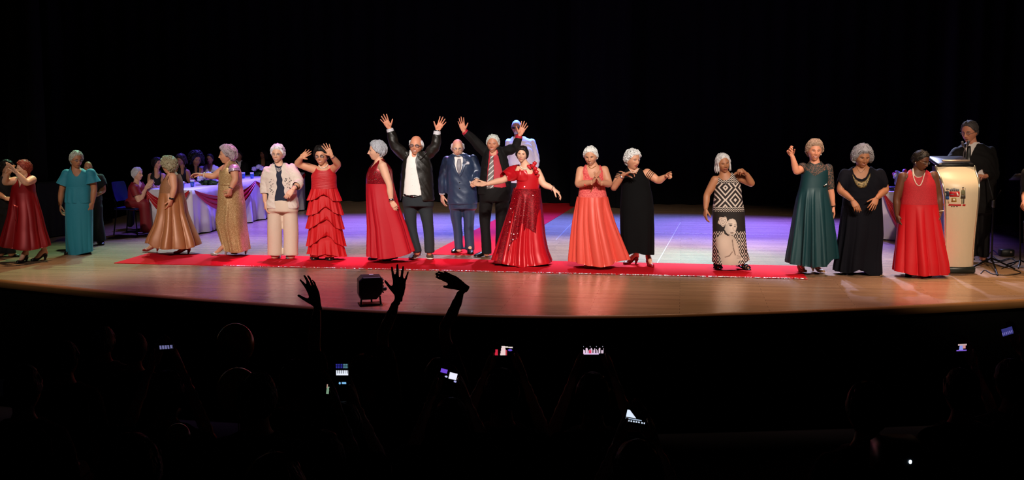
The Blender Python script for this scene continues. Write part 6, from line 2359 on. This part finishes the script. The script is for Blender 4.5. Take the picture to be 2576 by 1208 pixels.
for k_, (pts, lab) in enumerate((([(2495, 642), (2515, 655), (2540, 650), (2556, 660), (2520, 676)], 'black cable looping around the microphone stand'), ([(2467, 688), (2478, 680), (2500, 690), (2540, 692), (2568, 686), (2550, 678)], 'black cable trailing on the floor by the lectern base'), ([(2512, 640), (2498, 630), (2486, 645), (2505, 660), (2552, 648)], 'black cable coiled beside the small cable box'))):
    P_c = cr(np.array([G(*p_, .008) for p_ in pts]), 8)
    tag(mk('cable', tube(P_c, .006, 6), CAB), lab, 'cable')
# sheet on a stand and a person at the right edge
q_ = G(2566, 672)
t = thing('sheet_stand', tuple(q_), 'dark stand with a white paper sheet at the right edge', 'stand')
hp = PY(2568, 446, q_[1])
mk('pole', tube([q_ + [0, 0, .03], hp - [0, 0, .03]], .011, 8), SB, t)
for a_ in (0, 2.1, 4.2):
    mk('leg', tube([q_ + [0, 0, .09], q_ + [.2 * math.cos(a_), .2 * math.sin(a_), .012]], .010, 8), SB, t)
mk('desk', xf(box((0, 0, 0), (.34, .012, .22), .004), 0, hp + [.06, .02, .0], rx=1.15), SB, t)
mk('sheet', xf(box((0, 0, 0), (.22, .003, .20)), 0, hp + [.04, .0, .02], rx=1.25), mat('paper', '#dedee6', .8), t)
f = Fig('person in black clothes at the right edge, mostly out of the picture', (2430, 400, 3.774), (660, 1090))
f.torso((650, 70), (560, 110, 760, 110), [(250, 570, 760), (400, 580, 750), (520, 575, 755), (620, 580, 755)], hip=600)
f.arm((572, 125), (560, 330), (548, 400, .12), (535, 440, .18), 'R', (.6, .2, 0), 'relax', 1.0)
f.arm((752, 125), (790, 330), (770, 460, .05), (760, 540, .08), 'L', (-.6, .2, 0), 'relax', 1.0)
f.shoe(620, 1080, -10, 'oxford', BLACKL)
f.shoe(720, 1085, 10, 'oxford', BLACKL)
f.tlegs = [[(620, 590, .1), (620, 760, .09), (622, 1050, .08)], [(710, 590, .1), (712, 760, .09), (718, 1050, .08)]]
f.head(650, -20, 150, -30, 4, 0, 0, haircol='#221a16', hair=dict(vol=.06, seed=60))
f.body(TAN)
f.trousers(mat('black_cloth', '#0c0b0c'), 520, 610)
f.suit(mat('black_shirt', '#0b0a0c'), 'shirt', 560, .016, (.006, .016), 1.2, [], wr=.004)
# black draped box at the far left
dA, dB, dC = G(100, 603), G(166, 593), G(170, 575)
dA[2] = dB[2] = dC[2] = 0
V = []
dD = dA + dC - dB
hh = .9
t = thing('draped_box', tuple((dA + dC) / 2), 'black draped box standing behind the dancers at the left', 'box')
cor = np.array([dA, dB, dC, dD])
per = np.concatenate([cor[k_] + (cor[(k_ + 1) % 4] - cor[k_]) * np.linspace(0, 1, 14, endpoint=False)[:, None] for k_ in range(4)])
mid = per.mean(0)
rows = [mid + (per - mid) * .1 + [0, 0, hh], mid + (per - mid) * .98 + [0, 0, hh], per + [0, 0, hh - .02]] + [mid + (per - mid) * (1 + .03 * (i_ / 5) * (1 + np.sin(np.arange(len(per)) * 1.7))[:, None]) + [0, 0, hh - .02 - (hh - .04) * i_ / 5] for i_ in range(1, 6)]
mk('drape_cloth', capgrid(np.concatenate(rows), len(rows), len(per), True, False), mat('drape_black', '#0a0a12', .9), t)
# ================================================================= the dark hall: audience, phones, balloons
SEATM = mat('seat_dark', '#120c10', .9)
AUDC = [mat('aud_cloth_%d' % i, c, .9) for i, c in enumerate(('#17171c', '#1c1416', '#101820', '#1a1a14'))]


def row_y(ytop):
    return float(np.clip(.493 / ((ytop - 250) / 2950 - .143), 2.7, 9.4))


def theatre_seat(p, label):
    t = thing('theatre_seat', tuple(p), label, 'seat', 'theatre seats in the dark hall')
    p = np.array(p)
    mk('seat', box(p + [0, .0, .42], (.48, .44, .10), .04), SEATM, t)
    mk('backrest', xf(box((0, 0, 0), (.50, .09, .56), .04), 0, p + [0, -.27, .70], rx=.12), SEATM, t)
    mk('pedestal', box(p + [0, 0, .19], (.40, .28, .36), .02), SEATM, t)
    for sx in (-1, 1):
        mk('armrest', box(p + [sx * .27, -.02, .60], (.05, .36, .05), .015), SEATM, t)


AUD_N = [0]


def aud(x, ytop, label, hair='#17120f', arms=None, hv=.06, tilt=0, hk=None, Y=None, skinm=None):
    Y = Y or row_y(ytop)
    top = PY(x, ytop, Y)
    sc = FPX / (CP * Y + SP * (CAMZ - top[2]))
    pos = np.array([top[0], Y, rake(Y)])
    f = Fig(label, (0, 0, 1), (x, 0), world=pos)
    f.fine, f.vx = False, .026
    m = sc                               # pixels per metre
    f.torso((x, ytop + .27 * m), (x - .19 * m, ytop + .34 * m, x + .19 * m, ytop + .34 * m), [(ytop + .5 * m, x - .19 * m, x + .19 * m), (ytop + .75 * m, x - .18 * m, x + .18 * m)], hip=None)
    f.zhip = f.R[-1][0]
    base = [((x - .17 * m, ytop + .36 * m), (x - .24 * m, ytop + .62 * m, -.05), (x - .12 * m, ytop + .74 * m, -.28), (x - .06 * m, ytop + .76 * m, -.36), 'L', (0, -.2, -1), 'relax'),
            ((x + .17 * m, ytop + .36 * m), (x + .24 * m, ytop + .62 * m, -.05), (x + .12 * m, ytop + .74 * m, -.28), (x + .06 * m, ytop + .76 * m, -.36), 'R', (0, -.2, -1), 'relax')]
    for i in (0, 1):
        a = (arms or {}).get(i)
        if a:
            b = base[i]
            f.arm(a.get('S', b[0]), a['E'], a['W'], a['T'], a.get('side', b[4]), a.get('palm', (0, 1, 0)), a.get('pose', 'open'))
        else:
            f.arm(*base[i])
    for sg in (-1, 1):
        H_ = pos + [sg * .1, 0, .52]
        K_ = H_ + [0, .40, .02]
        f.legs.append((H_, K_, K_ * [1, 1, 0] + [0, .04, rake(Y + .4) + .08], (.08, .06, .04)))
    f.head(x, ytop + .125 * m, .25 * m, 180 + tilt, 4, 0, 0, haircol=hair, hair=dict(hk or dict(vol=hv, curl=.4, locks=30, nape=-.05, seed=AUD_N[0])))
    f.body(skinm or TAN)
    mt = AUDC[AUD_N[0] % 4]
    f.suit(mt, 'shirt', ytop + .74 * m, .02, (.02, .02), .9, [], vx=.026, wr=.003)
    tr = vox([tube([h_, k_], [.09, .075], 10) for h_, k_, a_, _q in f.legs] + [tube([k_, a_], [.075, .06], 10) for h_, k_, a_, _q in f.legs], .03)
    mk('trousers', tr, mat('black_cloth', '#0c0b0c'), f.root)
    theatre_seat(pos + [0, -.02, 0], 'dark theatre seat of the person ' + ' '.join(label.replace('person in the dark hall ', '').split()[:9]))
    AUD_N[0] += 1
    return f


def pattern(kind, u, v, r):
    """what a phone screen shows, colour by position (u right, v down)"""
    C = np.zeros(u.shape + (3,))
    if kind == 'portrait':
        a = (v > .03) & (v < .18) & (np.mod(u * 7, 1) < .62) & (np.mod(v * 14, 1) < .75)
        C[a] = (.05, .05, .55)
        C[a & (u > .6)] = (.2, .5, .6)
        b = (v > .27) & (v < .44)
        C[b & (np.mod(u * 6.3, 1) < .7)] = (.75, .8, .9)
        C[(v > .40) & (v < .47)] = (.85, .9, 1.0)
        C[((u - .28) ** 2 + ((v - .80) * 2) ** 2 < .006) | ((np.abs(u - .62) < .18) & (np.abs(v - .80) < .035))] = (.25, .6, 1.0)
    elif kind == 'figure':
        C[(np.abs(u - .46) < .07 + .10 * v) & (v > .12)] = (.85, .62, .62)
        C[(np.abs(u - .10) < .06 + .02 * v) & (v > .45)] = (.6, .02, .05)
        C[(np.abs(v - .22 - .12 * (u - .7)) < .06) & (u > .4) & (u < .95)] = (.75, .65, .6)
        C[((u - .82) ** 2 + (v - .5) ** 2) < .012] = (.12, .06, .6)
        C[(np.abs(u - .62) < .04) & (v > .5)] = (.45, .04, .06)
    elif kind == 'row':
        q = np.sin(u * 29) * .12
        C[(v > .42 + q) & (v < .78) & (np.mod(u * 8, 1) < .68)] = (.8, .6, .75)
        C[(v > .76) & (v < .88) & (u < .75)] = (.75, .55, .85)
        C[(np.abs(u - .33) < .06) & (v > .5) & (v < .8)] = (.7, .05, .12)
        C[(np.abs(u - .62) < .03) & (v > .5) & (v < .8)] = (.1, .05, .1)
        C[(v > .14) & (v < .2) & (np.mod(u * 3.2, 1) < .08)] = (.4, .4, .5)
    elif kind == 'wedge':
        C[(v < .55) & (u < .08 + .75 * v) & (v > .08)] = (.75, .85, 1.0)
        C[(v > .62) & (v < .68) & (u < .8)] = (.35, .45, .6)
        C[(v > .76) & (v < .86) & (np.mod(u * 7.5, 1) < .55)] = (.6, .7, .85)
    elif kind == 'bright':
        C[(u > .52) & (u < .95) & (v > .2) & (v < .8)] = (.85, .85, 1.0)
        C[(u < .36) & (v > .05) & (v < .4)] = (.16, .06, .65)
        C[((u - .38) ** 2 + (v - .68) ** 2) < .006] = (.5, .5, .8)
        C[(u > .85) & (v > .85)] = (.4, .4, .8)
    elif kind == 'blue':
        C[...] = (.03, .03, .16)
        C[(v > .5) & (np.mod(u * 6, 1) < .5) & (v < .85)] = (.16, .14, .4)
    elif kind == 'small':
        C[(np.abs(u - .45) < .12 + .1 * v) & (v > .3)] = (.25, .3, .75)
        C[(np.abs(u - .75) < .14) & (v > .25) & (v < .7)] = (.6, .25, .25)
        C[(np.abs(v - .25) < .1) & (u > .15)] = (.5, .35, .35)
        C[v > .85] = (.2, .1, .6)
    elif kind == 'dim':
        C[(v > .35) & (v < .8) & (np.mod(u * 5, 1) < .7)] = (.14, .14, .3)
    elif kind == 'green':
        C[(np.abs(u - .5) < .25) & (v > .25)] = (.18, .3, .2)
        C[(np.abs(u - .3) < .12) & (v < .4)] = (.4, .25, .2)
    return C


SCREEN = mat('phone_screen', '#000000', .3, attr='col', emit=1.0)
PHB = mat('phone_body', '#0a0a0c', .35)


def phone(cx, cy, wpx, hpx, Y, kind, roll, label):
    c = PY(cx, cy, Y)
    k = Y / FPX * 1.0
    w, h = wpx * k, hpx * k
    t = thing('smartphone', tuple(c), label, 'phone', 'phones held up in the hall')
    M = np.array(Matrix.Rotation(PITCH * .8, 3, 'X') @ Matrix.Rotation(math.radians(roll), 3, 'Y'))
    b = box((0, .004, 0), (w * 1.12, .008, h * 1.10), .003)
    mk('phone_case', (b[0] @ M.T + c, b[1]), PHB, t)
    n, m = 40, 32
    u, v = np.meshgrid(np.linspace(0, 1, n), np.linspace(0, 1, m))
    V = np.stack([(u - .5) * w, np.full(u.shape, -.0012), (.5 - v) * h], -1).reshape(-1, 3)
    mk('screen', (V @ M.T + c, gridF(m, n, wrap=False)), SCREEN, t, smooth=False, color=pattern(kind, u, v, None).reshape(-1, 3))
    return c, w, h


# people who raise a hand in front of the stage
aud(742, 905, 'person in the dark hall raising a blurred left arm towards the stage', arms={1: dict(E=(790, 868, -.1), W=(798, 768, -.12), T=(778, 700, -.12), side='R', palm=(-.7, .6, -.3), pose='wave')}, Y=6.6)
aud(915, 890, 'person in the dark hall raising an open hand above the stage edge', arms={1: dict(E=(962, 850, -.06), W=(1003, 745, -.1), T=(1006, 672, -.1), side='R', palm=(0, 1, 0), pose='open')}, Y=6.9)
aud(1105, 900, 'person in the dark hall raising a bent wrist above the stage edge', arms={1: dict(E=(1118, 838, -.06), W=(1166, 722, -.1), T=(1098, 680, -.1), side='R', palm=(-.45, .65, -.6), pose='flat')}, Y=7.0)
# people filming with phones: (head x, head top, phone spec)
FILM = [
    (862, 990, (861, 946, 31, 66, 5.6, 'portrait', 0), 'person in the dark hall filming with an upright phone', 'upright phone screen showing the camera view and blue buttons'),
    (1262, 905, (1268, 881, 48, 28, 6.2, 'figure', 0), 'person in the dark hall holding a phone up with both hands', 'phone screen showing a pale figure with spread arms'),
    (1492, 915, (1493, 881, 52, 30, 6.2, 'row', 0), 'person in the dark hall filming the whole row of people', 'phone screen showing the row of people on stage'),
    (1135, 980, (1129, 944, 46, 30, 5.8, 'bright', 14), 'person in the dark hall with a tilted bright phone', 'tilted phone with one bright white patch'),
    (1602, 1085, (1600, 1050, 52, 40, 4.6, 'wedge', 10), 'person in the dark hall low down with a tilted phone', 'tilted phone with a row of white icons, lowest in the hall'),
    (2418, 905, (2419, 873, 26, 22, 6.4, 'small', -3), 'person in the dark hall filming at the right', 'small phone screen with blue and orange figures at the right'),
    (2545, 880, (2534, 834, 28, 20, 6.6, 'blue', -18), 'person in the dark hall at the far right with a dim blue phone', 'dim blue tilted phone at the far right'),
    (420, 910, (418, 872, 34, 22, 6.4, 'dim', -4), 'person in the dark hall at the left with a faint phone', 'faint bluish phone screen at the left'),
    (812, 1060, (825, 979, 13, 26, 5.0, 'green', 8), 'person in the dark hall holding a small greenish phone', 'small greenish phone screen beside the upright phone'),
]
for k_, (hx_, hy_, ph, lab, lab2) in enumerate(FILM):
    Yp = ph[4]
    c_, w_, h_ = phone(*ph, lab2)
    Yh = Yp - .38
    def q_(dx, dy, d):
        return (ph[0] + dx, ph[1] + dy, d)
    m_ = FPX / Yh
    hw = ph[2] / 2 + 4
    A0 = dict(E=(hx_ - .26 * m_, hy_ + .50 * m_, -.12), W=(ph[0] - hw - 14, ph[1] + ph[3] * .5 + 34, -.43), T=(ph[0] - hw * .6, ph[1] - 8, -.43), side='L', palm=(.8, -.5, 0), pose='flat')
    A1 = dict(E=(hx_ + .26 * m_, hy_ + .50 * m_, -.12), W=(ph[0] + hw + 14, ph[1] + ph[3] * .5 + 34, -.43), T=(ph[0] + hw * .6, ph[1] - 8, -.43), side='R', palm=(-.8, -.5, 0), pose='flat')
    aud(hx_, hy_ + 22, lab, arms={0: A0, 1: A1} if ph[2] > 30 and ph[5] != 'portrait' else {1: A1}, Y=Yh)
# other heads in the dark
for x_, y_, lab, hc in ((60, 918, 'person in the dark hall at the far left edge', '#2a2c30'), (262, 822, 'person in the dark hall with pale hair nearest the stage at left', '#8a8890'), (340, 838, 'person in the dark hall near the stage, second from the pale hair', '#30302e'),
                        (165, 858, 'person in the dark hall near the stage at far left', '#221c18'), (650, 938, 'person in the dark hall with full hair in front of a balloon', '#0c0a0a'), (330, 1092, 'large dark head low at the left of the hall', '#201c18'),
                        (690, 1142, 'dark head at the bottom of the hall below the balloons', '#1a1c22'), (2180, 960, 'person in the dark hall at the right, without a phone', '#17120f')):
    aud(x_, y_, lab, hc)


def balloon(cx, cy, rpx, Y, label):
    c = PY(cx, cy, Y)
    r = rpx * Y / FPX
    z0 = rake(Y) + .75
    t = thing('balloon', (c[0], c[1], z0), label, 'balloon', 'yellow balloons in the hall')
    th = np.linspace(0, math.pi, 24)
    prof = [(r * math.sin(a) * (1 - .12 * (1 + math.cos(a)) * 0) * (1 if a < math.pi / 2 else 1), -r * 1.12 * math.cos(a) if a > 1.2 else -r * 1.12 * math.cos(a) - .0) for a in th[1:-1]]
    mk('balloon_skin', lathe(prof, 28, c), mat('balloon_yellow', '#c89a18', .22, spec=.6), t)
    mk('knot', lathe([(.014, -r * 1.12 - .022), (.004, -r * 1.12 - .006), (.010, -r * 1.10)], 10, c), mat('balloon_yellow', '#c89a18'), t)
    mk('stick', tube([(c[0], c[1], z0), c - [0, 0, r * 1.12]], .004, 6), mat('stick_white', '#8a8a84', .5), t)


balloon(592, 866, 48, 8.3, 'yellow balloon highest in the hall, by the stage')
balloon(598, 984, 54, 6.6, 'yellow balloon behind the head with full hair')
balloon(448, 1100, 32, 4.4, 'small yellow balloon low at the left')
# a small white pilot lamp on a dark recorder
c_ = PY(2292, 1164, 3.2)
t = thing('recorder', (c_[0], c_[1], rake(3.2)), 'dark recorder on a tripod with a small white pilot lamp', 'recorder')
mk('recorder_body', box(c_ + [.0, .09, -.02], (.14, .16, .12), .02), PHB, t)
mk('pilot_lamp', ell(c_ + [0, .006, 0], (.0045, .004, .006), 10, 6), mat('pilot', '#cfe8ff', .3, emit=3.0), t)
for a_ in (.5, 2.6, 4.7):
    mk('leg', tube([c_ + [0, .09, -.08], [c_[0] + .22 * math.cos(a_), c_[1] + .09 + .22 * math.sin(a_), rake(3.2 + .09 + .22 * math.sin(a_)) + .012]], .010, 8), PHB, t)

for o in bpy.data.objects:
    if '_w' in o:
        del o['_w']
